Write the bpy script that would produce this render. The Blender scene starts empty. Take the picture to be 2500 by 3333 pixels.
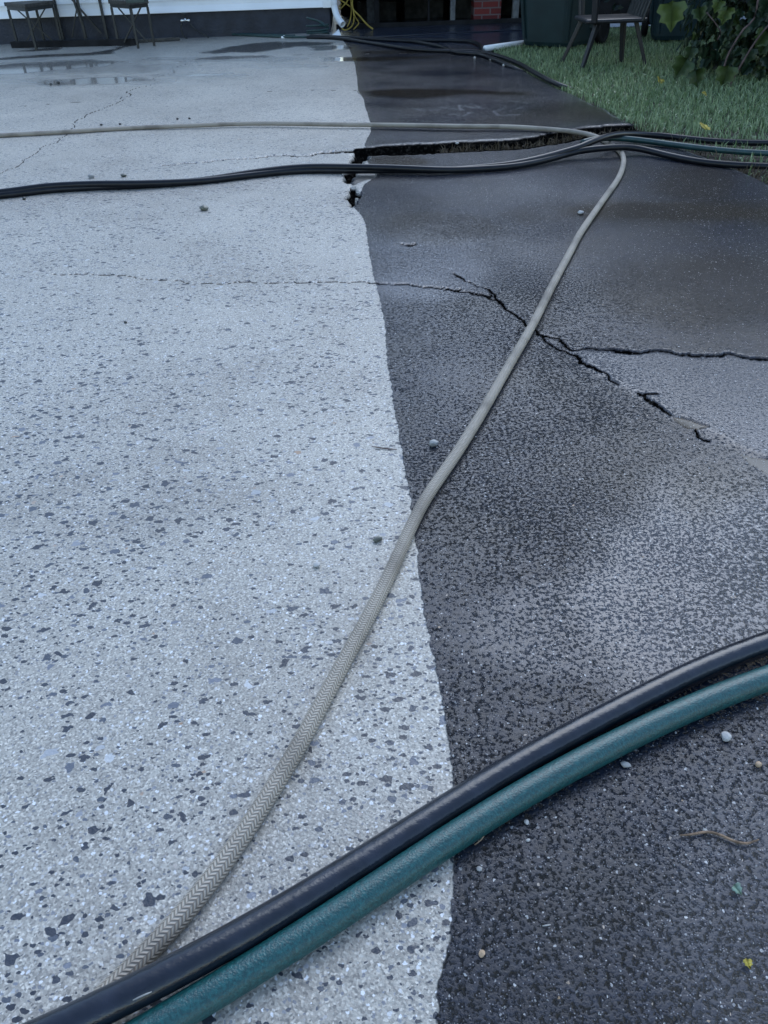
import bpy, bmesh, math, random
import numpy as np
from mathutils import Vector, Matrix
S = bpy.context.scene
COL = S.collection
rng = np.random.default_rng(7)
random.seed(7)
PI = math.pi

# ------------------------------------------------------------------ camera
H_CAM, F = 0.85, 2500.0
PITCH = math.atan((1666.5 + 200) / F)
ROLL = math.radians(-2.0)
RM = Matrix.Rotation(PI / 2 - PITCH, 3, 'X') @ Matrix.Rotation(ROLL, 3, 'Z')
CAMP = Vector((0, 0, H_CAM))
cam_data = bpy.data.cameras.new('camera')
cam_data.sensor_fit = 'VERTICAL'; cam_data.sensor_height = 36.0; cam_data.lens = 36.0 * F / 3333.0
cam_data.clip_start = 0.02; cam_data.clip_end = 500
cam = bpy.data.objects.new('camera', cam_data); COL.objects.link(cam)
cam.matrix_world = Matrix.Translation(CAMP) @ RM.to_4x4()
S.camera = cam
# ------------------------------------------------------------------ world, sun, exposure
SUN_EL, SUN_ROT = math.radians(46), math.radians(22)
W = bpy.data.worlds.new('World'); S.world = W; W.use_nodes = True
nt = W.node_tree; nt.nodes.clear()
sky = nt.nodes.new('ShaderNodeTexSky'); sky.sky_type = 'NISHITA'; sky.sun_disc = False
sky.sun_elevation = SUN_EL; sky.sun_rotation = SUN_ROT
sky.air_density = 1.2; sky.dust_density = 0.7; sky.ozone_density = 1.2; sky.altitude = 0
bg = nt.nodes.new('ShaderNodeBackground'); bg.inputs[1].default_value = 0.12
wo = nt.nodes.new('ShaderNodeOutputWorld')
wb = nt.nodes.new('ShaderNodeMix'); wb.data_type = 'RGBA'; wb.blend_type = 'MULTIPLY'; wb.inputs[0].default_value = 1.0; wb.inputs[7].default_value = (.97, .99, 1.01, 1)   # blue hour cast of the overcast sky
nt.links.new(sky.outputs[0], wb.inputs[6]); nt.links.new(wb.outputs[2], bg.inputs[0]); nt.links.new(bg.outputs[0], wo.inputs[0])
sd = bpy.data.lights.new('sun', 'SUN'); sd.energy = 0.5; sd.angle = math.radians(45); sd.color = (0.74, 0.87, 1.0)
sun = bpy.data.objects.new('sun', sd); COL.objects.link(sun)
# sky sun_rotation is measured clockwise from +Y seen from above
sdir = Vector((math.sin(SUN_ROT) * math.cos(SUN_EL), math.cos(SUN_ROT) * math.cos(SUN_EL), math.sin(SUN_EL)))
sun.rotation_euler = sdir.to_track_quat('Z', 'Y').to_euler(); sun.location = (0, 0, 8)
S.view_settings.view_transform = 'Standard'; S.view_settings.look = 'None'
S.view_settings.gamma = 1.0; S.view_settings.exposure = 1.36
S.cycles.max_bounces = 6; S.cycles.use_denoising = True

# ------------------------------------------------------------------ placing: where a sight line meets the ground or a wall
def ray(u, v):
    return RM @ Vector(((u - 1250) / F, (1666.5 - v) / F, -1.0))
def G(u, v, z=0.0):
    d = ray(u, v); t = (z - H_CAM) / d.z
    return CAMP + d * t
def AT(u, v, Y):
    d = ray(u, v); return CAMP + d * (Y / d.y)
RN = np.array(RM)
def proj(P):
    q = (P - np.array(CAMP)) @ RN
    return 1250 + F * q[:, 0] / -q[:, 2], 1666.5 - F * q[:, 1] / -q[:, 2]

# ------------------------------------------------------------------ object helpers
def link(name, mesh, mat=None, parent=None):
    o = bpy.data.objects.new(name, mesh); COL.objects.link(o)
    if mat is not None: mesh.materials.append(mat)
    if parent is not None: o.parent = parent
    return o
def tag(o, label=None, cat=None, group=None, kind=None):
    if label: o['label'] = label
    if cat: o['category'] = cat
    if group: o['group'] = group
    if kind: o['kind'] = kind
    return o
def empty(name, loc, label, cat, group=None, rz=0):
    o = bpy.data.objects.new(name, None); COL.objects.link(o)
    o.location = loc; o.rotation_euler = (0, 0, rz); o.empty_display_size = .1
    return tag(o, label, cat, group)
class MB:
    def __init__(s): s.v = []; s.f = []; s.uv = {}
    def add(s, vs, fs):
        n = len(s.v); s.v += [tuple(p) for p in vs]; s.f += [tuple(i + n for i in f) for f in fs]
    def box(s, c, d, M=None, taper=1.0):
        x, y, z = d[0] / 2, d[1] / 2, d[2] / 2
        vs = [Vector((sx * x * (taper if sz < 0 else 1), sy * y * (taper if sz < 0 else 1), sz * z)) for sz in (-1, 1) for sx, sy in ((-1, -1), (1, -1), (1, 1), (-1, 1))]
        if M is not None: vs = [M @ p for p in vs]
        s.add([p + Vector(c) for p in vs], [(3, 2, 1, 0), (4, 5, 6, 7), (0, 1, 5, 4), (1, 2, 6, 5), (2, 3, 7, 6), (3, 0, 4, 7)])
    def bar(s, a, b, w, h=None):
        a, b = Vector(a), Vector(b); h = h or w; d = (b - a)
        M = d.to_track_quat('Z', 'Y').to_matrix()
        s.box((a + b) / 2, (w, h, d.length), M)
    def tube(s, pts, r, n=10, cap=True):
        pts = [Vector(p) for p in pts]; rings = []; up = Vector((0, 0, 1))
        rr = r if isinstance(r, (list, tuple)) else [r] * len(pts)
        for i, p in enumerate(pts):
            t = (pts[min(i + 1, len(pts) - 1)] - pts[max(i - 1, 0)]).normalized()
            a = t.cross(up)
            if a.length < 1e-3: a = Vector((1, 0, 0))
            a.normalize(); b = a.cross(t)
            rings.append([p + (a * math.cos(2 * PI * k / n) + b * math.sin(2 * PI * k / n)) * rr[i] for k in range(n)])
        vs = [q for g in rings for q in g]; fs = []
        for i in range(len(pts) - 1):
            for k in range(n):
                fs.append((i * n + k, (i + 1) * n + k, (i + 1) * n + (k + 1) % n, i * n + (k + 1) % n))
        if cap: fs += [tuple(range(n)), tuple(reversed(range((len(pts) - 1) * n, len(pts) * n)))]
        s.add(vs, fs)
    def build(s, name, mat, parent=None, smooth=False, bevel=0, origin=None):
        me = bpy.data.meshes.new(name); vs = s.v
        if origin is not None: vs = [tuple(Vector(p) - Vector(origin)) for p in vs]
        me.from_pydata(vs, [], s.f); me.update()
        bm = bmesh.new(); bm.from_mesh(me); bmesh.ops.recalc_face_normals(bm, faces=bm.faces)
        bm.to_mesh(me); bm.free()
        if smooth: me.polygons.foreach_set('use_smooth', [True] * len(me.polygons))
        o = link(name, me, mat, parent)
        if origin is not None: o.location = origin
        if bevel:
            b = o.modifiers.new('bevel', 'BEVEL'); b.width = bevel; b.segments = 2; b.limit_method = 'ANGLE'
        return o
def spline(pts, ds):
    P = [Vector(p) for p in pts]; P = [P[0] * 2 - P[1]] + P + [P[-1] * 2 - P[-2]]
    out = []
    for i in range(1, len(P) - 2):
        a, b, c, d = P[i - 1:i + 3]
        n = max(2, int((c - b).length / ds))
        for k in range(n):
            t = k / n
            out.append(0.5 * ((2 * b) + (c - a) * t + (2 * a - 5 * b + 4 * c - d) * t * t + (3 * b - a - 3 * c + d) * t ** 3))
    out.append(P[-2]); return out
def smooth_pts(pts, it):
    A = np.array([tuple(p) for p in pts])
    for _ in range(it): A[1:-1] = A[1:-1] * .5 + (A[:-2] + A[2:]) * .25
    return A
def hose(name, pts, r, mat, label, cat='hose', group=None, n=22, squash=1.0):
    """one continuous flexible hose: rings swept along a line, with a lengthwise UV in metres"""
    A = np.asarray([tuple(p) for p in pts]); N = len(A)
    T = np.gradient(A, axis=0); T /= np.linalg.norm(T, axis=1)[:, None]
    a = np.cross(T, np.array([0, 0, 1.0])); a /= np.linalg.norm(a, axis=1)[:, None]; b = np.cross(a, T)
    th = np.arange(n) * 2 * PI / n
    V = A[:, None, :] + r * (a[:, None, :] * np.cos(th)[None, :, None] + squash * b[:, None, :] * np.sin(th)[None, :, None])
    o0 = A[0] * [1, 1, 0]
    V = V.reshape(-1, 3) - o0
    L = np.concatenate([[0], np.cumsum(np.linalg.norm(np.diff(A, axis=0), axis=1))])
    i, k = np.meshgrid(np.arange(N - 1), np.arange(n), indexing='ij'); k2 = (k + 1) % n
    Fq = np.stack([i * n + k, i * n + k2, (i + 1) * n + k2, (i + 1) * n + k], -1).reshape(-1, 4)
    me = bpy.data.meshes.new(name); faces = [tuple(int(x) for x in f) for f in Fq]
    faces += [tuple(reversed(range(n))), tuple(range((N - 1) * n, N * n))]
    me.from_pydata(V.tolist(), [], faces)
    uv = me.uv_layers.new(name='hose')
    U = np.stack([np.stack([k / n, L[i]], -1), np.stack([(k + 1) / n, L[i]], -1), np.stack([(k + 1) / n, L[i + 1]], -1), np.stack([k / n, L[i + 1]], -1)], 2).reshape(-1, 2)
    full = np.zeros((len(me.loops), 2)); full[:len(U)] = U
    uv.data.foreach_set('uv', full.ravel())
    me.polygons.foreach_set('use_smooth', [True] * len(me.polygons)); me.update()
    o = link(name, me, mat); o.location = o0
    return tag(o, label, cat, group)

# ------------------------------------------------------------------ materials
class NT:
    def __init__(s, name):
        s.m = bpy.data.materials.new(name); s.m.use_nodes = True; s.t = s.m.node_tree; s.t.nodes.clear()
        s.out = s.n('ShaderNodeOutputMaterial'); s.p = s.n('ShaderNodeBsdfPrincipled'); s.l(s.p.outputs[0], s.out.inputs[0])
    def n(s, k): return s.t.nodes.new(k)
    def l(s, a, b): s.t.links.new(a, b)
    def put(s, sock, v):
        if isinstance(v, (int, float)): sock.default_value = v
        elif isinstance(v, (tuple, list)): sock.default_value = tuple(v) if len(v) != 3 or sock.type != 'RGBA' else tuple(v) + (1,)
        else: s.l(v, sock)
    def math(s, op, a, b=0.0, c=None, clamp=False):
        n = s.n('ShaderNodeMath'); n.operation = op; n.use_clamp = clamp; s.put(n.inputs[0], a); s.put(n.inputs[1], b)
        if c is not None: s.put(n.inputs[2], c)
        return n.outputs[0]
    def mix(s, f, a, b, mode='MIX'):
        n = s.n('ShaderNodeMix'); n.data_type = 'RGBA'; n.blend_type = mode; s.put(n.inputs[0], f); s.put(n.inputs[6], a); s.put(n.inputs[7], b); return n.outputs[2]
    def mixf(s, f, a, b):
        n = s.n('ShaderNodeMix'); n.data_type = 'FLOAT'; s.put(n.inputs[0], f); s.put(n.inputs[2], a); s.put(n.inputs[3], b); return n.outputs[0]
    def ss(s, v, a, b, o0=0.0, o1=1.0):
        n = s.n('ShaderNodeMapRange'); n.interpolation_type = 'SMOOTHSTEP'; s.put(n.inputs[0], v); s.put(n.inputs[1], a); s.put(n.inputs[2], b); s.put(n.inputs[3], o0); s.put(n.inputs[4], o1); return n.outputs[0]
    def coord(s, w='Object'): return s.n('ShaderNodeTexCoord').outputs[w]
    def noise(s, co, scale, detail=3, rough=.5, out=0):
        n = s.n('ShaderNodeTexNoise'); s.l(co, n.inputs['Vector']); n.inputs['Scale'].default_value = scale; n.inputs['Detail'].default_value = detail; n.inputs['Roughness'].default_value = rough; return n.outputs[out]
    def voro(s, co, scale, dim='3D', rnd=1.0):
        n = s.n('ShaderNodeTexVoronoi'); n.voronoi_dimensions = dim; s.l(co, n.inputs['Vector']); n.inputs['Scale'].default_value = scale; n.inputs['Randomness'].default_value = rnd; return n.outputs['Distance'], n.outputs['Color']
    def sep(s, c):
        n = s.n('ShaderNodeSeparateColor'); s.l(c, n.inputs[0]); return n.outputs
    def ramp(s, f, stops, interp='LINEAR'):
        n = s.n('ShaderNodeValToRGB'); n.color_ramp.interpolation = interp; e = n.color_ramp.elements
        while len(e) < len(stops): e.new(.5)
        for el, (p, c) in zip(e, stops): el.position = p; el.color = tuple(c) + (1,)
        s.l(f, n.inputs[0]); return n.outputs[0]
    def attr(s, name):
        n = s.n('ShaderNodeAttribute'); n.attribute_name = name; return n.outputs['Fac']
    def vmath(s, op, a, b):
        n = s.n('ShaderNodeVectorMath'); n.operation = op; s.put(n.inputs[0], a); s.put(n.inputs[1], b); return n.outputs[0]
    def bump(s, h, dist, strength=1.0, normal=None):
        n = s.n('ShaderNodeBump'); s.put(n.inputs['Strength'], strength); n.inputs['Distance'].default_value = dist; s.l(h, n.inputs['Height'])
        if normal is not None: s.l(normal, n.inputs['Normal'])
        return n.outputs[0]
    def set(s, **k):
        names = dict(color='Base Color', rough='Roughness', spec='Specular IOR Level', metal='Metallic', normal='Normal', coat='Coat Weight', coat_rough='Coat Roughness', ior='IOR', sub='Subsurface Weight', trans='Transmission Weight')
        for a, v in k.items(): s.put(s.p.inputs[names[a]], v)
        return s.m
def simple(name, col, rough=.5, spec=.5, var=.25, scale=6, bump=0, bscale=60, metal=0):
    t = NT(name); co = t.coord(); f = t.noise(co, scale, 4)
    dark = tuple(c * (1 - var) for c in col); lite = tuple(min(1, c * (1 + var)) for c in col)
    t.set(color=t.mix(t.ss(f, .3, .7), dark, lite), rough=rough, spec=spec, metal=metal)
    if bump: t.set(normal=t.bump(t.noise(co, bscale, 3), bump))
    return t.m

def concrete_material():
    t = NT('wet_concrete'); co = t.coord()
    dirt, crack, pud, brown, sm, scr = (t.attr(a) for a in ('dirt', 'crack', 'puddle', 'brown', 'smooth', 'scratch'))
    warp = t.vmath('MULTIPLY', t.vmath('SUBTRACT', t.noise(co, 70, 2, .5, 1), (.5, .5, .5)), (.022, .022, 0))
    flat = t.vmath('MULTIPLY', co, (1, 1, 0))
    cw = t.vmath('ADD', flat, warp)
    warp2 = t.vmath('MULTIPLY', t.vmath('SUBTRACT', t.noise(co, 200, 2, .5, 1), (.5, .5, .5)), (.006, .006, 0))
    cw2 = t.vmath('ADD', flat, warp2)
    big = t.noise(co, 1.3, 3); mid = t.noise(co, 6.0, 3)
    # --- cleaned concrete: pale paste, sand and exposed stones
    d0, c0 = t.voro(flat, 420, '2D'); s0 = t.sep(c0)
    base = t.mix(t.ss(big, .3, .7), (.33, .30, .255), (.50, .465, .40))
    base = t.mix(t.ss(mid, .3, .75), base, (.44, .41, .355))
    sand = t.ramp(s0[0], [(0, (.42, .42, .43)), (.12, (.62, .62, .62)), (.5, (.86, .85, .84)), (.85, (1.05, 1.05, 1.04)), (1, (1.5, 1.5, 1.5))])
    base = t.mix(1.0, base, sand, 'MULTIPLY')
    d00, c00 = t.voro(cw2, 190, '2D'); s00 = t.sep(c00)
    g = t.ss(t.math('SUBTRACT', d00, t.math('MULTIPLY', s00[1], .42)), -.02, .06, 1, 0)
    base = t.mix(t.math('MULTIPLY', g, t.ss(s00[0], .62, .63)), base, t.ramp(s00[2], [(0, (.16, .165, .18)), (.35, (.24, .24, .25)), (.55, (.5, .47, .43)), (.8, (.62, .62, .62)), (1, (.74, .74, .74))]))
    dens = t.ss(t.noise(co, 2.2, 2), .32, .62)
    def stretch(src, ang, k):
        mp = t.n('ShaderNodeMapping'); t.l(src, mp.inputs[0]); mp.inputs['Rotation'].default_value = (0, 0, math.radians(ang)); mp.inputs['Scale'].default_value = (k, 1, 1); return mp.outputs[0]
    def stones(base, src, scale, keep, k, stops):
        d, c = t.voro(src, scale, '2D'); s = t.sep(c)
        m = t.ss(t.math('SUBTRACT', d, t.math('MULTIPLY_ADD', s[1], k, .06)), -.015, .03, 1, 0)
        on = t.math('GREATER_THAN', s[0], t.math('SUBTRACT', 1.0, t.math('MULTIPLY', t.math('MULTIPLY_ADD', dens, .8, .2), keep)))
        f = t.math('MULTIPLY', m, on)
        colr = t.mix(.5, t.ramp(s[2], stops), t.mix(t.noise(co, 260, 2), (.7, .7, .7), (1.2, 1.2, 1.2)), 'MULTIPLY')
        return t.mix(f, base, colr), f
    slate = [(0, (.03, .033, .042)), (.55, (.042, .047, .06)), (.8, (.09, .10, .12)), (.9, (.18, .19, .22)), (.95, (.42, .42, .42)), (.985, (.55, .55, .54)), (1, (.35, .22, .13))]
    base, f0 = stones(base, stretch(cw2, -50, .7), 150, .38, .30, slate)
    base, f1 = stones(base, stretch(cw2, 60, .62), 92, .36, .29, slate)
    base, f2 = stones(base, stretch(cw, 40, .7), 57, .32, .31, slate)
    fst = t.math('MAXIMUM', f1, f2)
    # --- uncleaned concrete: dark film of algae and grime over the same sand, pale grains showing through
    n1 = t.noise(co, 60, 4, .6)
    grime = t.mix(t.ss(n1, .3, .7), (.004, .0058, .012), (.013, .018, .032))
    grime = t.mix(t.math('MULTIPLY', t.ss(t.noise(co, 2.6, 4), .42, .68), .6), grime, (.017, .016, .016))
    grime = t.mix(t.math('MULTIPLY', sm, .8), grime, (.035, .044, .066))  # bluish sky sheen painted on the smooth patches; also the far grey ground
    grime = t.mix(t.math('MULTIPLY', brown, .85), grime, (.036, .026, .014))
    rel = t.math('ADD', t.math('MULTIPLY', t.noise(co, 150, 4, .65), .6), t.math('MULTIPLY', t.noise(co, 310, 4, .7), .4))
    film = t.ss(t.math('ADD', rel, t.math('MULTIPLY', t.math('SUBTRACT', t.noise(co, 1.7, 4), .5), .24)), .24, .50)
    grime = t.mix(film, t.mix(.45, grime, (.002, .0025, .004)), grime)  # pits darkened in the colour to stand in for their dark reflections
    d3, c3 = t.voro(cw2, 165, '2D'); s3 = t.sep(c3)
    gr = t.math('MULTIPLY', t.ss(t.math('SUBTRACT', d3, t.math('MULTIPLY_ADD', s3[1], .22, .05)), -.03, .04, 1, 0), t.math('GREATER_THAN', s3[0], .87))
    grime = t.mix(t.math('MULTIPLY', gr, .9), grime, t.ramp(s3[2], [(0, (.12, .12, .13)), (.5, (.3, .3, .3)), (.9, (.55, .54, .52)), (1, (.4, .28, .18))]))
    d4, c4 = t.voro(flat, 330, '2D'); s4 = t.sep(c4)
    gr2 = t.math('MULTIPLY', t.ss(d4, .15, .3, 1, 0), t.math('GREATER_THAN', s4[0], .88))
    grime = t.mix(t.math('MULTIPLY', gr2, .8), grime, (.22, .22, .23))
    grime = t.mix(t.math('MULTIPLY', scr, .7), grime, (.3, .3, .29))
    # ragged cleaning edge
    de = t.ss(t.math('ADD', dirt, t.math('MULTIPLY', t.math('SUBTRACT', n1, .5), .3)), .38, .62)
    stain = t.mix(t.math('MULTIPLY', brown, .93), base, (.045, .04, .035))
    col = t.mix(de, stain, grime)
    crk = t.ss(crack, .12, .7)
    col = t.mix(crk, col, t.mix(t.ss(t.noise(co, 70, 4, .7), .5, .72), (.002, .002, .002), (.032, .028, .023)))
    wetd = t.math('MULTIPLY', pud, t.math('SUBTRACT', 1.0, de))
    col = t.mix(t.math('MULTIPLY', wetd, .35), col, (.2, .2, .19))
    # relief: sand grains, water film with little pits
    sandh = t.math('ADD', t.math('MULTIPLY', s0[1], .5), t.math('MULTIPLY', t.noise(co, 240, 3), .9))
    pits = t.math('ADD', t.math('MULTIPLY', film, .8), t.math('MULTIPLY', rel, .35))
    hh = t.mixf(de, t.math('SUBTRACT', sandh, t.math('MULTIPLY', fst, .6)), pits)
    calm = t.math('SUBTRACT', 1.0, t.math('MAXIMUM', t.math('MULTIPLY', pud, .97), t.math('MULTIPLY', t.math('MULTIPLY', sm, de), .55)))
    bst = t.math('MULTIPLY', calm, t.mixf(de, .35, 1.0))
    b = t.n('ShaderNodeBump'); t.l(bst, b.inputs['Strength']); b.inputs['Distance'].default_value = .004; t.l(hh, b.inputs['Height'])
    rough = t.mixf(de, .36, t.mixf(film, .32, t.mixf(t.ss(t.noise(co, 2.1, 3), .35, .65), .12, .18))); rough = t.mixf(pud, rough, .06); rough = t.mixf(crk, rough, .9)
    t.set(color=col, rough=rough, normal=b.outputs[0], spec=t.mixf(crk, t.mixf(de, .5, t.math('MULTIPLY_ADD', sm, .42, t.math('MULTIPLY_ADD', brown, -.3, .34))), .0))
    return t.m
def black_rubber():
    t = NT('black_rubber'); co = t.coord()
    n = t.noise(co, 120, 3)
    t.set(color=t.mix(t.ss(t.noise(co, 30, 4), .4, .7), (.006, .008, .014), (.013, .016, .026)), rough=t.mixf(t.noise(co, 25, 3), .16, .26), spec=.6)
    t.set(normal=t.bump(t.math('ADD', n, t.math('MULTIPLY', t.noise(co, 600, 2), .25)), .0012, .5)); return t.m
def green_rubber():
    t = NT('green_rubber'); co = t.coord()
    c = t.mix(t.ss(t.noise(co, 260, 4, .7), .35, .7), (.003, .042, .043), (.009, .092, .091))
    d, cc = t.voro(co, 130); s = t.sep(cc)
    c = t.mix(t.math('MULTIPLY', t.ss(d, .08, .14, 1, 0), t.math('GREATER_THAN', s[0], .8)), c, (.02, .035, .03))
    c = t.mix(t.math('MULTIPLY', t.ss(t.noise(co, 14, 4), .56, .74), .5), c, (.008, .05, .05))
    t.set(color=c, rough=.36, spec=.65, normal=t.bump(t.noise(co, 420, 3), .0012, .6)); return t.m
def braid():
    t = NT('braided_sleeve'); uv = t.n('ShaderNodeUVMap'); uv.uv_map = 'hose'
    sx = t.n('ShaderNodeSeparateXYZ'); t.l(uv.outputs[0], sx.inputs[0]); u, v = sx.outputs[0], sx.outputs[1]
    NCOL = 12.0; PITCH_B = .0052
    cu = t.math('MULTIPLY', u, NCOL)
    tri = t.math('PINGPONG', cu, 1.0)
    ph = t.math('ADD', t.math('DIVIDE', v, PITCH_B), t.math('MULTIPLY', tri, 1.0))
    sn = t.math('MULTIPLY_ADD', t.math('SINE', t.math('MULTIPLY', ph, 2 * PI)), .5, .5)
    col_edge = t.math('ABSOLUTE', t.math('SUBTRACT', t.math('FRACT', cu), .5))
    yarn = t.math('MULTIPLY', t.math('POWER', sn, .6), t.ss(col_edge, .36, .5, 1, .45))
    co = t.coord()
    c = t.mix(yarn, (.185, .15, .115), (.45, .395, .32))
    c = t.mix(t.math('MULTIPLY', t.ss(t.noise(co, 9, 5), .42, .7), .7), c, (.13, .108, .085))
    t.set(color=c, rough=.5, spec=.5, normal=t.bump(yarn, .0012, .8)); return t.m
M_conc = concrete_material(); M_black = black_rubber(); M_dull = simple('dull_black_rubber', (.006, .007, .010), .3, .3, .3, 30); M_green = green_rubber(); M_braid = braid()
M_greend = simple('dark_green_rubber', (.006, .035, .034), .4, .6, .3, 30)
M_soil = simple('soil', (.05, .04, .03), .9, .2, .5, 20, .01, 80)
M_white = simple('white_vinyl', (.86, .87, .87), .35, .5, .04, 3)
M_found = simple('painted_foundation', (.018, .022, .034), .55, .4, .3, 8, .004, 40)
M_metal_d = simple('dark_painted_metal', (.012, .014, .014), .45, .5, .3, 20)
M_woodtop = simple('weathered_dark_wood', (.05, .047, .042), .6, .4, .4, 25, .002, 120)
M_cart = simple('green_plastic', (.010, .026, .029), .5, .4, .15, 9, .0006, 300)
M_cart2 = simple('teal_plastic', (.014, .036, .045), .5, .4, .15, 9, .0006, 300)
M_wheel = simple('tyre_rubber', (.008, .008, .009), .7, .3, .3, 20)
M_chair = simple('charcoal_resin', (.012, .013, .017), .42, .5, .15, 15)
M_dark = simple('dark_boards', (.012, .012, .013), .8, .2, .5, 6)
M_grey = simple('grey_block', (.12, .125, .125), .8, .3, .3, 20, .004, 90)
M_chrome = simple('bright_metal', (.75, .75, .73), .18, .5, .1, 30, metal=1)
M_alum = simple('white_aluminium', (.72, .75, .78), .3, .5, .08, 8)
M_yellow = simple('yellow_cord', (.36, .27, .055), .6, .3, .35, 12)
M_path = simple('pale_path', (.42, .43, .44), .6, .4, .15, 10, .002, 200)
M_shingle = simple('roof_shingle', (.06, .06, .065), .9, .2, .4, 14)
M_twig = simple('twig_bark', (.2, .13, .08), .6, .3, .5, 60, .002, 300)

def brick_mat():
    t = NT('red_brick'); co = t.coord(); b = t.n('ShaderNodeTexBrick')
    mp = t.n('ShaderNodeMapping'); t.l(co, mp.inputs[0]); mp.inputs['Rotation'].default_value = (PI / 2, 0, 0); t.l(mp.outputs[0], b.inputs[0])
    b.inputs['Color1'].default_value = (.16, .03, .026, 1); b.inputs['Color2'].default_value = (.1, .02, .02, 1); b.inputs['Mortar'].default_value = (.14, .1, .1, 1)
    b.inputs['Scale'].default_value = 1; b.inputs['Brick Width'].default_value = .2; b.inputs['Row Height'].default_value = .07; b.inputs['Mortar Size'].default_value = .008
    t.set(color=b.outputs[0], rough=.8, spec=.3, normal=t.bump(b.outputs[1], -.005)); return t.m
M_brick = brick_mat()
def leafmat(name, c1, c2, rough=.45):
    t = NT(name); a = t.attr('tint'); co = t.coord()
    c = t.mix(a, c1, c2); c = t.mix(t.math('MULTIPLY', t.noise(co, 30, 3), .5), c, tuple(x * .5 for x in c1))
    t.set(color=c, rough=rough, spec=.4)
    tr = t.n('ShaderNodeBsdfTranslucent'); t.l(c, tr.inputs[0]); mx = t.n('ShaderNodeMixShader'); mx.inputs[0].default_value = .22
    t.l(t.p.outputs[0], mx.inputs[1]); t.l(tr.outputs[0], mx.inputs[2]); t.l(mx.outputs[0], t.out.inputs[0]); return t.m
M_grass = leafmat('grass_blade', (.085, .155, .05), (.50, .60, .34), .3)
M_straw = leafmat('dead_grass', (.05, .035, .02), (.16, .12, .07), .6)
M_leaf = leafmat('broad_leaf', (.014, .036, .018), (.095, .14, .03), .42)
M_hedge = leafmat('hedge_leaf', (.006, .016, .010), (.022, .042, .026), .5)
M_stem = simple('vine_stem', (.09, .06, .055), .7, .3, .4, 20)

# ------------------------------------------------------------------ the driveway: one slab with real cracks and a dirty half
def wp(pts, z=0): return np.array([tuple(G(u, v, z))[:2] for u, v in pts])
def rough_line(P, amp, lv=4):
    P = [np.array(p) for p in P]
    for _ in range(lv):
        Q = []
        for a, b in zip(P[:-1], P[1:]):
            d = b - a; n = np.array([-d[1], d[0]])
            Q += [a, (a + b) / 2 + n * rng.normal() * amp]
        P = Q + [P[-1]]
    return np.array(P)
def polydist(X, Y, P, maxd, wid=None):
    D = np.full(X.shape, 9.0); Wd = np.zeros(X.shape)
    idx = np.where((X > P[:, 0].min() - maxd) & (X < P[:, 0].max() + maxd) & (Y > P[:, 1].min() - maxd) & (Y < P[:, 1].max() + maxd))[0]
    x, y = X[idx], Y[idx]; d = np.full(x.shape, 9.0); w = np.zeros(x.shape)
    for k in range(len(P) - 1):
        a, b = P[k], P[k + 1]; e = b - a; L = e @ e + 1e-12
        sel = np.where((x > min(a[0], b[0]) - maxd) & (x < max(a[0], b[0]) + maxd) & (y > min(a[1], b[1]) - maxd) & (y < max(a[1], b[1]) + maxd))[0]
        if not len(sel): continue
        t = np.clip(((x[sel] - a[0]) * e[0] + (y[sel] - a[1]) * e[1]) / L, 0, 1)
        dd = np.hypot(x[sel] - a[0] - t * e[0], y[sel] - a[1] - t * e[1])
        m = dd < d[sel]; s2 = sel[m]; d[s2] = dd[m]
        if wid is not None: w[s2] = wid[k] + (wid[k + 1] - wid[k]) * t[m]
    D[idx] = d; Wd[idx] = w
    return D, Wd
def inside(X, Y, P):
    r = np.zeros(X.shape, bool); n = len(P)
    for i in range(n):
        (x1, y1), (x2, y2) = P[i], P[(i + 1) % n]
        if y1 == y2: continue
        c = (Y > min(y1, y2)) & (Y <= max(y1, y2)); r ^= c & (X < (x2 - x1) * (Y - y1) / (y2 - y1) + x1)
    return r
def sstep(x, a, b):
    t = np.clip((x - a) / (b - a), 0, 1); return t * t * (3 - 2 * t)
def vnoise(X, Y, sc, seed):
    r = np.random.default_rng(seed); T = r.random((256, 256)); x, y = X * sc, Y * sc
    i, j = np.floor(x).astype(int), np.floor(y).astype(int); fx, fy = x - i, y - j; fx = fx * fx * (3 - 2 * fx); fy = fy * fy * (3 - 2 * fy)
    g = lambda a, b: T[a % 256, b % 256]
    return (g(i, j) * (1 - fx) + g(i + 1, j) * fx) * (1 - fy) + (g(i, j + 1) * (1 - fx) + g(i + 1, j + 1) * fx) * fy
# edge between concrete and lawn, and the line where the cleaning stopped
EDGE_PX = [(1600, 166), (1660, 200), (1736, 243), (1812, 283), (1903, 324), (1974, 354), (2035, 395), (2085, 420), (2200, 470), (2369, 535), (2450, 568), (2500, 593), (2700, 690), (3200, 960), (4200, 1500)]
EDGE = wp(EDGE_PX)
CLEAN_PX = [(1090, 113), (1112, 126), (1134, 154), (1154, 203), (1162, 253), (1164, 294), (1184, 324), (1195, 370), (1207, 400), (1205, 435), (1187, 477), (1190, 500), (1200, 540), (1220, 560), (1218, 578), (1185, 600), (1168, 640), (1150, 674), (1179, 704), (1192, 735), (1202, 806), (1215, 901), (1235, 972), (1255, 1063), (1263, 1154), (1270, 1256), (1281, 1337), (1300, 1446), (1322, 1567), (1334, 1630), (1358, 1808), (1363, 1880), (1375, 1977), (1394, 2080), (1432, 2260), (1454, 2411), (1469, 2532), (1484, 2622), (1480, 2750), (1477, 2836), (1469, 2945), (1460, 3070), (1431, 3190), (1422, 3300), (1405, 3600)]
CLEAN = wp(CLEAN_PX)[::-1]
NR, NC = 1150, 900
WALL_Y = G(500, 128).y
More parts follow.
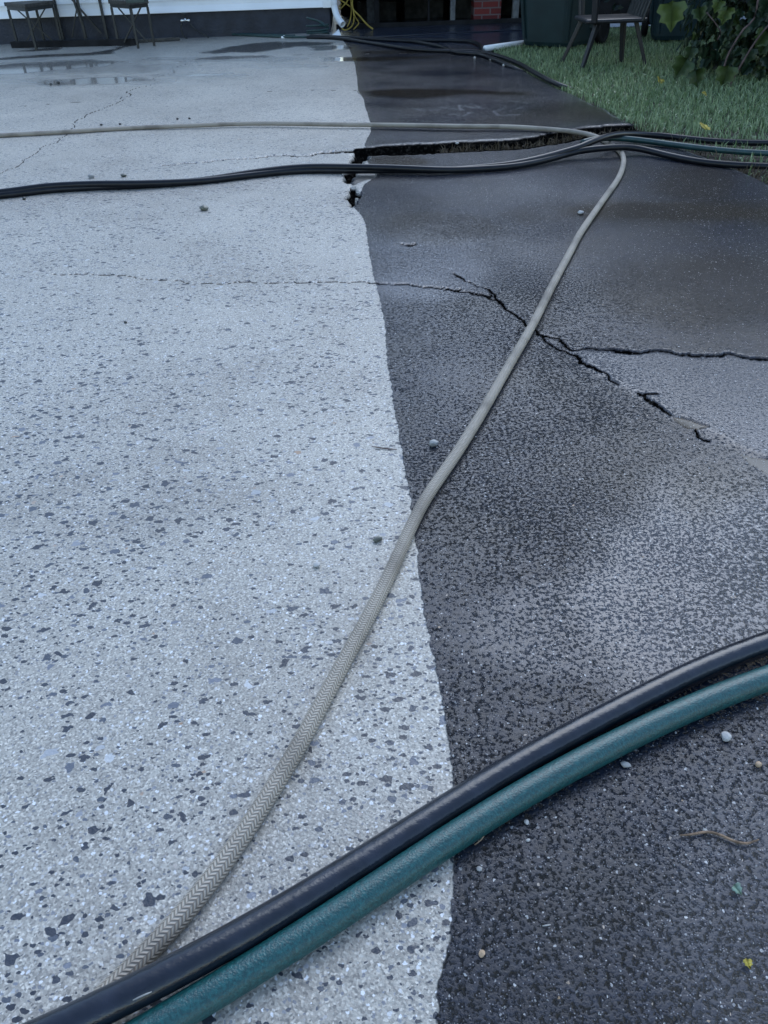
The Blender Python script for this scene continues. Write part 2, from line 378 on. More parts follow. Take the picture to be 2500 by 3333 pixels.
# rows follow equal steps of sight angle so that far and near cells look alike; columns fan out
v_rows = np.concatenate([np.linspace(4300, 3450, 60, endpoint=False), np.linspace(3450, 40, NR - 60)])
y_rows = np.array([G(1250, v).y for v in v_rows]); y_rows = y_rows[y_rows < WALL_Y + 2.6]
NR = len(y_rows)
s_cols = np.concatenate([np.linspace(-1.5, -.58, 60, endpoint=False), np.linspace(-.58, .58, NC - 120), np.linspace(.58, 1.3, 61)[1:]])
NC = len(s_cols)
YY = np.repeat(y_rows[:, None], NC, 1); XX = s_cols[None, :] * (YY * .80 + .50)
X, Y = XX.ravel(), YY.ravel()
A = {k: np.zeros(X.shape) for k in ('dirt', 'crack', 'puddle', 'brown', 'smooth', 'scratch')}
Hh = (vnoise(X, Y, 1.1, 1) - .5) * .006 + (vnoise(X, Y, 3.5, 2) - .5) * .002
jit = (vnoise(X, Y, 60, 3) - .5) * .004 + (vnoise(X, Y, 160, 4) - .5) * .003 + (vnoise(X, Y, 5, 5) - .5) * .006
xb = np.interp(Y, CLEAN[:, 1], CLEAN[:, 0], left=CLEAN[0, 0])
soft = .007 + .003 * Y
A['dirt'] = sstep(X - xb + jit, -soft, soft)
PU, PV = proj(np.stack([X, Y, np.zeros_like(X)], 1))
def crack(px, widths, depth, amp=.10, lv=4, wj=.5, st=1.0, ext=0):
    global Hh
    P0 = wp(px); P = rough_line(P0, amp, lv); w = np.interp(np.linspace(0, 1, len(P)), np.linspace(0, 1, len(widths)), widths) * (.8 if max(widths) < .013 else 1)
    w = w * (1 + wj * rng.uniform(-1, 1, len(P)))
    D, Wd = polydist(X, Y, P, .12, w)
    m = 1 - sstep(D, Wd * .7, Wd * 1.25 + .0006 * Y + .0008); m[Wd == 0] = 0
    Hh = np.minimum(Hh, Hh * (1 - m) - depth * m); ma = m if not ext else np.where(Wd > 0, 1 - sstep(D, Wd * 1.1 + ext, Wd * 1.25 + ext * 1.6), 0)
    A['crack'] = np.maximum(A['crack'], ma * st)
    return P
C1 = [(124, 896), (175, 892), (300, 893), (405, 896), (506, 909), (587, 911), (618, 921), (709, 923), (840, 920), (931, 918), (1017, 920), (1073, 916), (1134, 920), (1179, 915), (1235, 923), (1286, 924), (1341, 925), (1402, 933), (1478, 943), (1524, 947), (1589, 962), (1620, 975), (1640, 995), (1660, 1010), (1695, 1035), (1716, 1058), (1746, 1073), (1781, 1091), (1822, 1099), (1842, 1124), (1862, 1139), (1898, 1132)]
crack(C1, [.0010, .0010, .0018, .0024, .003, .0035, .004, .004], .006)
crack([(1898, 1132), (1964, 1134), (2014, 1139), (2085, 1147), (2156, 1139), (2217, 1154), (2268, 1157), (2364, 1149), (2419, 1159), (2500, 1167), (2800, 1190)], [.004, .007, .006, .006, .007, .007], .010)
crack([(1985, 1132), (2014, 1141), (2080, 1150)], [.005, .012, .004], .012)
crack([(1750, 1078), (1766, 1091), (1807, 1127), (1857, 1149), (1888, 1180), (1938, 1200), (1984, 1225), (2014, 1251)], [.002, .0025, .003, .004, .005, .002, .001], .006)
crack([(2075, 1280), (2095, 1286), (2145, 1282)], [.002, .004, .002], .006)
crack([(2100, 1288), (2126, 1311), (2156, 1329), (2187, 1352)], [.002, .007, .003, .002], .006)
crack([(2265, 1396), (2307, 1432)], [.002, .003], .006)
crack([(1440, 935), (1478, 945), (1500, 940)], [.002, .005, .002], .006)
crack([(1540, 950), (1589, 966), (1600, 958)], [.002, .005, .002], .006)
crack([(1478, 890), (1490, 898), (1510, 912), (1550, 930), (1600, 950), (1640, 992)], [.001, .005, .001, .001, .004, .003], .005)
crack([(516, 537), (618, 531), (683, 526), (749, 517), (840, 513), (880, 507), (1002, 506), (1032, 499), (1113, 493), (1179, 489)], [.003, .006, .008, .01, .014], .015)
# the wide broken joint, its far slab standing a little proud
WIDE = crack([(1179, 492), (1205, 495), (1311, 491), (1387, 487), (1473, 484), (1560, 480), (1660, 477), (1761, 464), (1845, 448), (1913, 434), (2080, 418)], [.02, .045, .058, .055, .058, .052, .048, .055, .04, .02], .032, .05, 5, .12, ext=.022)
crack([(1179, 497), (1172, 515), (1150, 535), (1138, 570), (1140, 595)], [.02, .03, .022, .02, .01], .03, .12, 3)
crack([(1140, 608), (1146, 622), (1148, 640), (1146, 655), (1146, 674)], [.004, .016, .022, .012, .003], .025, .15, 3, .8)
crack([(1310, 796), (1335, 801), (1352, 795)], [.002, .007, .003], .006)
crack([(625, 192), (590, 200), (615, 207), (555, 222), (510, 250), (505, 262), (450, 285), (410, 300), (425, 310), (400, 325), (330, 355), (245, 390), (235, 400), (243, 408), (215, 440), (127, 484), (101, 507), (71, 522), (66, 535), (20, 555), (-60, 590)], [.0035, .003, .003, .002, .0025], .003, st=.7)
crack([(400, 324), (300, 328), (115, 341), (-40, 352)], [.004, .003], .003, .03, st=.5)
crack([(860, 299), (906, 295), (997, 292), (1164, 294), (1300, 290)], [.006, .004, .005], .003, .02, st=.5)
crack([(906, 181), (1113, 174), (1387, 172)], [.006, .006], .003, .02, st=.5)
yw = np.interp(X, WIDE[np.argsort(WIDE[:, 0]), 0], WIDE[np.argsort(WIDE[:, 0]), 1])
dy = Y - yw
lift = np.where((dy > 0) & (X > WIDE[:, 0].min() - .3), .016 * np.exp(-np.clip(dy, 0, 9) / .5), 0) * sstep(X, WIDE[:, 0].min() - .3, WIDE[:, 0].min() + .2)
Hh += lift * (1 - A['crack'])
# patch of spalled slab left of the joint
def poly(px, key, w, feather=.02):
    P = rough_line(np.vstack([wp(px), wp(px[:1])]), .07, 3)
    ins = inside(X, Y, P); D, _ = polydist(X, Y, P, feather * 2.2)
    m = np.where(ins, .5 + .5 * np.clip(D / feather, 0, 1), .5 - .5 * np.clip(D / feather, 0, 1)); m[(~ins) & (D > feather)] = 0
    A[key] = np.maximum(A[key], w * sstep(m, 0, 1)); return m
def ell(u, v, ru, rv, key, w, nz=.6):
    d = np.hypot((PU - u) / ru, (PV - v) / rv) + (vnoise(X, Y, 2.5, 11) - .5) * nz + (vnoise(X, Y, 9, 12) - .5) * nz * .5
    A[key] = np.maximum(A[key], w * sstep(d, 1.15, .55))
m = poly([(1140, 557), (1220, 557), (1220, 578), (1185, 586), (1150, 602), (1135, 588)], 'brown', 1, .008); Hh -= .006 * sstep(m, .3, .7)
TRI = [(1862, 1139), (1984, 1225), (2126, 1311), (2187, 1352), (2250, 1375), (2310, 1410), (2400, 1455), (2500, 1500), (2900, 1700), (3300, 1750), (3300, 1230), (2800, 1200), (2500, 1172), (2364, 1155), (2268, 1162), (2156, 1145), (2014, 1146), (1898, 1136)]
m = poly(TRI, 'smooth', .6, .03)
dtri, _ = polydist(X, Y, wp([(1938, 1200), (2126, 1311), (2310, 1410), (2500, 1500), (2900, 1700)]), .6)
Hh += sstep(m, .3, .7) * .004 * np.exp(-dtri / .25)
m = poly([(2190, 1355), (2230, 1362), (2270, 1375), (2312, 1388), (2270, 1396), (2235, 1393), (2210, 1379)], 'puddle', 1, .004)
A['brown'] = np.maximum(A['brown'], (m > .5) * 1.0); Hh = np.where(m > .4, -.002, Hh)
m = poly([(2395, 1470), (2500, 1492), (2700, 1550), (2700, 1600), (2500, 1545), (2440, 1512)], 'puddle', 1, .006)
A['brown'] = np.maximum(A['brown'], (m > .5) * .9); Hh = np.where(m > .4, -.002, Hh)
for px in ([(0, 188), (60, 182), (140, 177), (290, 172), (370, 160), (425, 143), (450, 145), (400, 156), (375, 165), (370, 176), (280, 181), (140, 186), (60, 191), (-80, 200), (-80, 192)],
           [(640, 172), (700, 162), (760, 150), (830, 140), (900, 136), (1000, 136), (1090, 137), (1080, 146), (960, 151), (880, 165), (830, 172), (750, 170), (700, 175)],
           [(50, 166), (120, 160), (200, 153), (190, 162), (110, 167)]):
    poly(px, 'brown', 1, .05); poly(px, 'puddle', .9, .05)
for px in ([(-60, 215), (60, 204), (300, 194), (430, 198), (350, 216), (200, 230), (60, 242), (-60, 246)], [(90, 268), (200, 257), (420, 249), (500, 262), (350, 276), (150, 281)],
           [(615, 195), (640, 187), (860, 180), (900, 186), (860, 191), (700, 196)], [(575, 246), (640, 241), (760, 238), (720, 246), (620, 250)], [(1000, 150), (1130, 146), (1140, 160), (1020, 166)], [(1045, 185), (1150, 184), (1158, 198), (1050, 200)]):
    poly(px, 'puddle', 1, .05)
for bw_ in ('brown', 'puddle'): poly([(1170, 297), (1300, 288), (1480, 288), (1560, 291), (1720, 300), (1720, 312), (1500, 309), (1350, 323), (1200, 318)], bw_, .85, .08)  # far bands: dark reflections painted brown over smoothed concrete
for bw_ in ('brown', 'puddle'): poly([(1105, 191), (1160, 186), (1400, 181), (1480, 181), (1390, 190), (1200, 200), (1110, 199)], bw_, .85, .08)
for bw_ in ('brown', 'puddle'): poly([(1150, 166), (1300, 164), (1420, 168), (1300, 174), (1160, 173)], bw_, .7, .06)
for e in [(1310, 525, 130, 24, 'brown', .9), (2150, 690, 520, 55, 'brown', .8), (1420, 735, 200, 60, 'brown', .5), (2250, 600, 170, 80, 'brown', .6), (2300, 930, 420, 130, 'brown', .45), (2380, 1570, 260, 130, 'brown', .5, 1.2), (1900, 370, 260, 45, 'brown', .7), (1700, 400, 200, 30, 'brown', .4), (2330, 1480, 120, 40, 'brown', .3),
          (1400, 900, 210, 130, 'smooth', .55), (1930, 620, 130, 60, 'smooth', .5), (1780, 590, 260, 60, 'smooth', .35), (1600, 560, 300, 26, 'smooth', .3), (1380, 450, 160, 16, 'smooth', .3), (1450, 120, 420, 40, 'smooth', 1), (2480, 1830, 620, 460, 'smooth', .7), (1850, 2050, 400, 160, 'smooth', .35), (2480, 3000, 420, 520, 'smooth', .25), (260, 222, 480, 26, 'puddle', .6), (330, 266, 330, 14, 'puddle', .5), (760, 192, 300, 12, 'puddle', .7), (640, 245, 200, 8, 'puddle', .6), (900, 215, 200, 9, 'puddle', .4), (1380, 132, 320, 12, 'puddle', .6), (1400, 238, 220, 9, 'puddle', .5), (1300, 345, 120, 10, 'puddle', .35)]:
    ell(*e)
for px in ([(1432, 349), (1503, 362), (1493, 344), (1569, 354), (1530, 340)], [(1463, 375), (1539, 367), (1510, 378)], [(1700, 353), (1640, 356), (1605, 365), (1620, 377), (1700, 376)], [(1605, 329), (1660, 329), (1720, 338)], [(1340, 353), (1370, 362), (1430, 360)]):
    D, _ = polydist(X, Y, rough_line(wp(px), .06, 3), .05); A['scratch'] = np.maximum(A['scratch'], .5 - .5 * sstep(D, .004, .016))
for bu, bv, br, bh in ((1185, 2150, 50, 170), (1010, 2480, 50, 130), (760, 2870, 60, 100), (1430, 2700, 60, 160), (560, 1650, 260, 120)):
    dd_ = np.hypot((PU - bu) / br, (PV - bv) / bh) + (vnoise(X, Y, 9, 31) - .5) * .9
    STAIN = np.maximum(globals().get('STAIN', np.zeros(X.shape)), .16 * sstep(dd_, 1.2, .3))
A['brown'] *= np.where((PV > 250) & (A['dirt'] < .5) & (PU < 1130), 0, 1)
A['brown'] = np.maximum(A['brown'], STAIN * (A['dirt'] < .5))
EDGE_R = rough_line(EDGE, .025, 4)
o = np.argsort(EDGE_R[:, 1]); xe = np.interp(Y, EDGE_R[o, 1], EDGE_R[o, 0], right=1e9)
cornerY = EDGE[0, 1]
keep = (X < xe) | (Y > cornerY)
keep &= ~((Y > cornerY) & (X > EDGE[0, 0]) & (Y < G(1980, 88).y) & (X > np.interp(Y, [cornerY, G(1700, 138).y, G(1990, 95).y], [EDGE[0, 0], G(1700, 138).x, G(1990, 92).x])))
# crumbling rim
rim = np.where(Y <= cornerY, np.clip(xe - X, 0, 1), 1)
A['scratch'] = np.maximum(A['scratch'], np.where(Y <= cornerY, sstep(rim, .035, .012) * sstep(vnoise(X, Y, 9, 41) + vnoise(X, Y, 40, 42) * .5, .6, .95), 0))
Hh -= (.012 * np.exp(-rim / .02))
kq = keep.reshape(NR, NC)
fk = kq[:-1, :-1] & kq[1:, :-1] & kq[:-1, 1:] & kq[1:, 1:]
ii, jj = np.where(fk)
quads = np.stack([ii * NC + jj, ii * NC + jj + 1, (ii + 1) * NC + jj + 1, (ii + 1) * NC + jj], 1)
used = np.zeros(NR * NC, bool); used[quads.ravel()] = True
remap = np.cumsum(used) - 1
quads = remap[quads]
def np_mesh(name, V, Q, mat, attrs=None, parent=None, smooth=True):
    me = bpy.data.meshes.new(name); me.vertices.add(len(V)); me.vertices.foreach_set('co', np.ascontiguousarray(V, np.float32).ravel())
    n, k = Q.shape; me.loops.add(n * k); me.loops.foreach_set('vertex_index', Q.astype(np.int32).ravel())
    me.polygons.add(n); me.polygons.foreach_set('loop_start', np.arange(0, n * k, k, dtype=np.int32))
    me.polygons.foreach_set('use_smooth', np.full(n, smooth))
    me.update(calc_edges=True)
    for a, v in (attrs or {}).items():
        at = me.attributes.new(a, 'FLOAT', 'POINT'); at.data.foreach_set('value', v.astype(np.float32))
    return link(name, me, mat, parent)
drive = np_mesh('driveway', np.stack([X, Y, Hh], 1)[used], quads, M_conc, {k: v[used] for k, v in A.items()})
tag(drive, kind='structure')
def ground_h(x, y):
    d = (X - x) ** 2 + (Y - y) ** 2; return float(Hh[np.argmin(d)])
def plane(name, pts, z, mat, kind='structure'):
    mb = MB(); mb.add([(p[0], p[1], z) for p in pts], [tuple(range(len(pts)))]); o = mb.build(name, mat); tag(o, kind=kind); return o
plane('ground', [(-120, -120), (120, -120), (120, 120), (-120, 120)], -.07, M_soil)
LAWN = [tuple(p) for p in EDGE[::-1]] + [tuple(G(1700, 138))[:2], (G(1990, 92).x, G(1990, 92).y), (6.5, G(1990, 88).y), (9, 4), (9, 2)]
plane('lawn', LAWN, -.014, M_soil)
py = G(2060, 88).y
plane('path', [(G(1890, 90).x, py), (9, py), (9, py + .75), (G(1890, 90).x, py + .75)], .006, M_path)

# ------------------------------------------------------------------ hoses
RB, RG, RR = .0168, .0168, .0114
def curve3(pts, ds, it=40):   # (u, v, z): z is the height of the hose's centre line
    return smooth_pts(spline([G(u, v, z) for u, v, z in pts], ds), it)
c = curve3([(2950, 1950, RB), (2750, 2010, RB), (2500, 2089, RB), (2279, 2169, RB), (2134, 2246, RB), (1941, 2352, RB), (1700, 2468, RB), (1549, 2569, RB), (1350, 2699, RB), (900, 2984, RB + .002), (690, 3106, RB + .012), (541, 3182, RB + .022), (445, 3238, RB + .025), (348, 3285, RB + .025), (250, 3330, RB + .025), (100, 3395, RB + .018), (-200, 3520, RB)], .006, 500)
hose('black_hose', c, RB, M_black, 'thick glossy black hose lying above the green hose across the bottom corner')
c = curve3([(2950, 2060, RG), (2750, 2120, RG), (2500, 2207, RG), (2279, 2280, RG), (2086, 2378, RG), (1893, 2477, RG), (1700, 2572, RG), (1549, 2679, RG), (1350, 2803, RG), (900, 3118, RG), (686, 3234, RG), (541, 3322, RG), (450, 3375, RG), (250, 3490, RG), (0, 3640, RG)], .006, 500)
hose('green_hose', c, RG, M_green, 'matt teal green garden hose in front, below the black hose in the bottom corner')
z = RR
BR = [(150, 3420, z), (250, 3335, z), (330, 3255, z), (442, 3141, z), (540, 3045, z), (646, 2924, z), (765, 2759, z), (965, 2445, z), (1075, 2235, z), (1204, 2000, z), (1286, 1832, z), (1375, 1639, z), (1474, 1495, z), (1565, 1350, z), (1648, 1205, z), (1736, 1053, z), (1800, 925, z), (1867, 800, z), (1891, 755, z), (1961, 654, z), (2014, 578, z), (2030, 527, z), (2024, 500, z), (2006, 481, z), (1975, 462, z), (1944, 446, z), (1913, 436, z + .006), (1863, 428, z + .012), (1787, 421, z + .016), (1660, 413, z + .016), (1488, 411, z + .016), (1336, 408, z + .014), (1083, 405, z + .008), (830, 402, z + .004), (600, 410, z + .002), (400, 418, z), (200, 430, z), (0, 441, z), (-300, 460, z), (-700, 490, z)]
c = curve3(BR, .005, 150)
hose('braided_hose', c, RR, M_braid, 'long beige braided hose running from the bottom left under the black hoses and back across', n=28)
# two black hoses wound round each other further off, then splitting towards the lawn
PAIR = [(-500, 650), (-250, 640), (0, 625), (152, 608), (304, 600), (405, 597), (506, 592), (658, 579), (840, 557), (982, 545), (1134, 545), (1286, 545), (1438, 546), (1539, 540), (1660, 532), (1761, 514), (1837, 494), (1890, 480)]
AR = [(1950, 460), (2000, 446), (2065, 436), (2141, 433), (2217, 440), (2318, 450), (2419, 455), (2500, 456), (2700, 454), (3000, 450)]
BRR = [(1950, 474), (2000, 472), (2065, 474), (2116, 484), (2166, 495), (2242, 510), (2318, 521), (2419, 528), (2500, 531), (2700, 540), (3000, 560)]
RT = .0142
def strand(right, sgn):
    pts = []
    for u, v in PAIR + right:
        L = .024 * math.exp(-((u - 1960) / 110.0) ** 2)
        p0 = G(u, v, RB * 1.6 + L); pts.append((p0, u, L))
    P = spline([p for p, _, _ in pts], .01); us = np.array([proj(np.array([tuple(p)]))[0][0] for p in P])
    A_ = np.array([tuple(p) for p in P]); T = np.gradient(A_, axis=0); T[:, 2] = 0; T /= np.linalg.norm(T, axis=1)[:, None]
    n = np.stack([-T[:, 1], T[:, 0], 0 * T[:, 0]], 1)
    ph = np.radians(90) - PI * (us - 1960) / -860.0
    w = 1 - sstep(us, 1900, 2080)
    off = sgn * RT * .5 * np.cos(ph) * w
    zz = RT + .5 * RT * (np.abs(np.sin(ph)) + sgn * np.sin(ph)) * w + np.where(us > 1900, max(0, sgn) * RT * 1.0 * np.exp(-((us - 1990) / 90.0) ** 2), 0)
    L = .025 * np.exp(-((us - 1975) / 120.0) ** 2)
    A_ += n * off[:, None]; A_[:, 2] = zz + L
    return smooth_pts(A_, 30)
SA = strand(AR, 1); SB = strand(BRR, -1)
hose('black_hose', SA, RT, M_dull, 'black hose in the mid distance that splits off uppermost onto the lawn edge')
hose('black_hose', SB, RT, M_dull, 'black hose in mid distance that splits off lowest by the bend of the beige hose')
c = curve3([(1895, 464, .03), (1944, 450, .04), (2000, 449, .035), (2075, 455, RG + .008), (2141, 464, RG), (2217, 474, RG), (2318, 486, RG), (2419, 495, RG), (2500, 499, RG), (2700, 510, RG), (3000, 520, RG)], .01)
SC = c
hose('green_hose', c, RG * .8, M_greend, 'dark green hose emerging between the two black hoses at the lawn edge')
# far hoses by the house
r = .016
hose('black_hose', curve3([(1000, 121, r), (1060, 122, r), (1130, 128, r), (1250, 147, r), (1340, 160, r), (1450, 166, r), (1520, 166, r), (1600, 176, r), (1680, 203, r), (1740, 236, r), (1800, 268, r), (1850, 288, r * .2), (1900, 305, -.04)], .02), r, M_dull, 'far black hose curving from the downspout to the corner of the lawn', group='hoses lying by the house', n=12)
hose('black_hose', curve3([(1010, 117, r), (1150, 123, r), (1240, 129, r), (1340, 134, r), (1390, 142, r), (1440, 152, r), (1462, 163, r), (1490, 172, r), (1560, 176, r), (1640, 206, r), (1690, 230, 0), (1730, 250, -.05)], .02), r, M_dull, 'far black hose bending down to join the hose along the driveway edge', group='hoses lying by the house', n=12)
hose('black_hose', curve3([(1200, 124, r), (1300, 130, r), (1400, 131, r), (1480, 132, r), (1530, 134, r), (1560, 145, r), (1567, 158, r), (1569, 172, r * .7)], .02), r, M_dull, 'far black hose looping to the end of the white pipe', group='hoses lying by the house', n=12)
r2 = .006
hose('electric_cable', curve3([(1150, 124, r2), (1330, 115, r2), (1500, 106, r2), (1690, 98, r2), (1900, 90, r2)], .05, 2), r2, M_black, 'thin black cable running across the grey ground towards the bins', 'cable', n=8)
hose('green_hose', curve3([(598, 116, r), (640, 111, r), (720, 110, r), (830, 116, r), (930, 120, r), (1010, 120, r)], .02), .011, M_greend, 'dark green hose lying along the foot of the foundation', group='hoses lying by the house', n=12)
hose('green_hose', curve3([(650, 98, .05), (700, 104, .03), (760, 110, r), (850, 113, r), (960, 116, r)], .02), .011, M_greend, 'dark green hose sloping down from the outdoor tap', group='hoses lying by the house', n=12)
# coil pile beside the downspout
cp = G(1035, 119); pts = []
for k in range(90):
    a = k * .28; rad = .10 + .015 * math.sin(k * 1.3)
    pts.append((cp.x + math.cos(a) * rad * 1.2, cp.y + .05 + math.sin(a) * rad * .7, .02 + .0010 * k + (.10 * max(0, math.sin(a * .5)) if 40 < k < 64 else 0)))
hose('hose_coil', smooth_pts(pts, 2), .009, M_greend, 'small coiled pile of dark green hose beside the white downspout', 'hose coil', n=10)

# ------------------------------------------------------------------ house
pl, pr = G(0, 146), G(1085, 106)
wd = (pr - pl).normalized(); wn = Vector((wd.y, -wd.x, 0)).normalized()      # wn points to the camera side
def wall_pt(u, v):                                  # on the wall plane
    d = ray(u, v); t = ((pl - CAMP).dot(wn)) / d.dot(wn); return CAMP + d * t
zf = .5 * (wall_pt(700, 36).z + wall_pt(480, 45).z)
corner = pr; left = pl - wd * 6.0
house = empty('house', ((left + corner) / 2), 'white clapboard house with a dark painted foundation behind the driveway', 'house')
HI = house.matrix_world.copy(); HI = Matrix.Translation(house.location).inverted()
def hpart(mb, name, mat, **k):
    o = mb.build(name, mat, house, **k); o.matrix_parent_inverse = Matrix.Translation(house.location).inverted(); return o
Lw = (corner - left).length
Mw = Matrix((wd, -wn, Vector((0, 0, 1)))).transposed()      # local x along wall, y into house, z up
def wbox(mb, x0, x1, y0, y1, z0, z1):
    c = left + wd * (x0 + x1) / 2 - wn * (y0 + y1) / 2; mb.box((c.x, c.y, (z0 + z1) / 2), (x1 - x0, y1 - y0, z1 - z0), Mw)
mb = MB(); wbox(mb, 0, Lw - .03, .03, 4.0, -.06, zf + .02); hpart(mb, 'foundation', M_found)
mb = MB(); zc = zf; course = .115
prof = []
zz_ = zf
while zz_ < 3.1:
    prof += [(-.016, zz_), (-.016, zz_ + .01), (0.0, zz_ + course * .55), (.0, zz_ + course - .001)]; zz_ += course
vs = []; fs = []
for x in (0, Lw - .10):
    for y, z_ in prof:
        p = left + wd * x - wn * y; vs.append((p.x, p.y, z_))
n = len(prof)
for i in range(n - 1): fs.append((i, i + 1, n + i + 1, n + i))
mb.add(vs, fs); wbox(mb, 0, Lw - .05, .012, .03, zf + .002, 3.1); hpart(mb, 'siding', M_white)
mb = MB(); wbox(mb, Lw - .10, Lw, -.025, 2.9, zf - .005, 3.1); hpart(mb, 'corner_board', M_white, bevel=.004)
mb = MB(); wbox(mb, -.2, Lw + .3, -.45, 4.4, 3.1, 3.16); hpart(mb, 'soffit', M_white)
mb = MB()
a, b = left - wd * .3, corner + wd * .4
q = [a + wn * .5, b + wn * .5, b - wn * 2.2, a - wn * 2.2, b - wn * 5, a - wn * 5]; zq = [3.17, 3.17, 4.3, 4.3, 3.17, 3.17]
mb.add([(p.x, p.y, z_) for p, z_ in zip(q, zq)] + [(p.x, p.y, z_ + .08) for p, z_ in zip(q, zq)], [(0, 1, 2, 3), (3, 2, 4, 5), (6, 7, 8, 9), (9, 8, 10, 11), (0, 1, 7, 6), (5, 4, 10, 11), (1, 2, 8, 7), (2, 4, 10, 8), (0, 3, 9, 6), (3, 5, 11, 9)])
hpart(mb, 'roof', M_shingle)
# downspout
def wp3(u, v, off): p = wall_pt(u, v) + wn * off; return p
ds = wall_pt(1090, 60); x0 = ds + wn * .05
top = Vector((x0.x, x0.y, 3.1)); e = G(1113, 96, .07)
mb = MB(); mb.tube(spline([top, Vector((x0.x, x0.y, 1.5)), Vector((x0.x, x0.y, .45)), Vector((x0.x + .004, x0.y, .24)), Vector((x0.x + .04, x0.y - .04, .14)), Vector((x0.x + .09, x0.y - .10, .085))], .03), .036, 14, cap=False)
o = hpart(mb, 'downspout', M_alum, smooth=True); o['label'] = 'white metal downspout with a kicked out foot at the house corner'
sol = o.modifiers.new('wall', 'SOLIDIFY'); sol.thickness = .003
o = MB(); p = G(1098, 118)
o.add([(p.x - .08, p.y - .05, .004), (p.x + .05, p.y - .06, .004), (p.x + .03, p.y + .06, .004), (p.x - .07, p.y + .05, .004), (p.x - .02, p.y - .02, .035), (p.x + .02, p.y - .03, .06), (p.x + .02, p.y + .04, .07), (p.x - .03, p.y + .04, .03)], [(3, 2, 1, 0), (4, 5, 6, 7), (0, 1, 5, 4), (1, 2, 6, 5), (2, 3, 7, 6), (3, 0, 4, 7)])
tag(o.build('splash_block', M_alum, bevel=.01, origin=(p.x, p.y, 0)), 'small white splash block under the mouth of the downspout', 'splash block')
# dark plank at the wall foot
mb = MB(); a, b = G(40, 146, .03), G(440, 136, .03); mb.bar(a, b, .07, .06)
o = mb.build('plank', M_dark, bevel=.004, origin=((a + b) / 2)[:]); tag(o, 'dark plank lying along the foundation under the stools', 'plank')
o = MB(); a, b = G(442, 134, .02), G(585, 125, .02); o.bar(a, b, .05, .03)
o = o.build('plank', M_woodtop, bevel=.004, origin=((a + b) / 2)[:]); tag(o, 'thin grey brown board on the ground right of the stools', 'plank')
# outdoor tap
tp = wall_pt(606, 62); tp2 = tp + wn * .07
tap = empty('outdoor_tap', (tp.x, tp.y, tp.z), 'bright metal outdoor tap on the dark foundation wall', 'tap')
def tpart(mb, name, mat, **k):
    o = mb.build(name, mat, tap, smooth=True, **k); o.matrix_parent_inverse = Matrix.Translation(tap.location).inverted(); return o
mb = MB(); mb.tube([tp - wn * .03, tp + wn * .05, tp2], .012, 10); mb.tube([tp2 + Vector((0, 0, .012)), tp2 - Vector((0, 0, .02))], .009, 10); tpart(mb, 'spout', M_chrome)
mb = MB(); mb.tube([tp2 + Vector((0, 0, .03)), tp2 + Vector((0, 0, .055))], .006, 8); mb.tube([tp2 + Vector((-.03, 0, .055)), tp2 + Vector((.03, 0, .055))], .007, 8); tpart(mb, 'handle', M_metal_d)
mb = MB()
for s in (-1, 1): mb.tube([tp2 + wd * .0 - Vector((0, 0, .01)), tp2 + wd * .035 * s - Vector((0, 0, .008)), tp2 + wd * .05 * s - Vector((0, 0, .014))], [.007, .014, .016], 10)
tpart(mb, 'splitter', M_chrome)
lp = [tp2 - wd * .04 - Vector((0, 0, .03)), tp2 - wd * .06 - Vector((0, 0, .08)), tp2 - wd * .045 - Vector((0, 0, .15)), tp2 + wd * .01 - Vector((0, 0, .2)), tp2 + wd * .05 - Vector((0, 0, .22))]
hose('filler_hose', spline(lp, .01), .008, M_metal_d, 'short grey hose hanging from the left side of the outdoor tap', n=8)
lp = [tp2 + wd * .045 - Vector((0, 0, .04)), tp2 + wd * .09 - Vector((0, 0, .09)), tp2 + wd * .17 - Vector((0, 0, .14)), tp2 + wd * .24 + wn * .04 - Vector((0, 0, .175))]
hose('filler_hose', spline(lp, .01), .008, M_metal_d, 'dark hose slanting right from the outdoor tap to the ground', n=8)
cn = G(632, 100, .06); mb = MB(); mb.tube([cn - wd * .03, cn + wd * .005], .014, 10); mb.tube([cn + wd * .008, cn + wd * .05], .011, 10)
tag(mb.build('hose_connector', M_chrome, smooth=True, origin=cn[:]), 'shiny metal hose connector below the outdoor tap', 'hose fitting')
cn = G(922, 121, .012); mb = MB(); mb.box(cn, (.045, .03, .02)); mb.box(cn + Vector((.01, 0, .012)), (.02, .02, .012))
tag(mb.build('white_scrap', M_white, bevel=.006, origin=cn[:]), 'small white scrap lying on the concrete before the foundation', 'scrap')

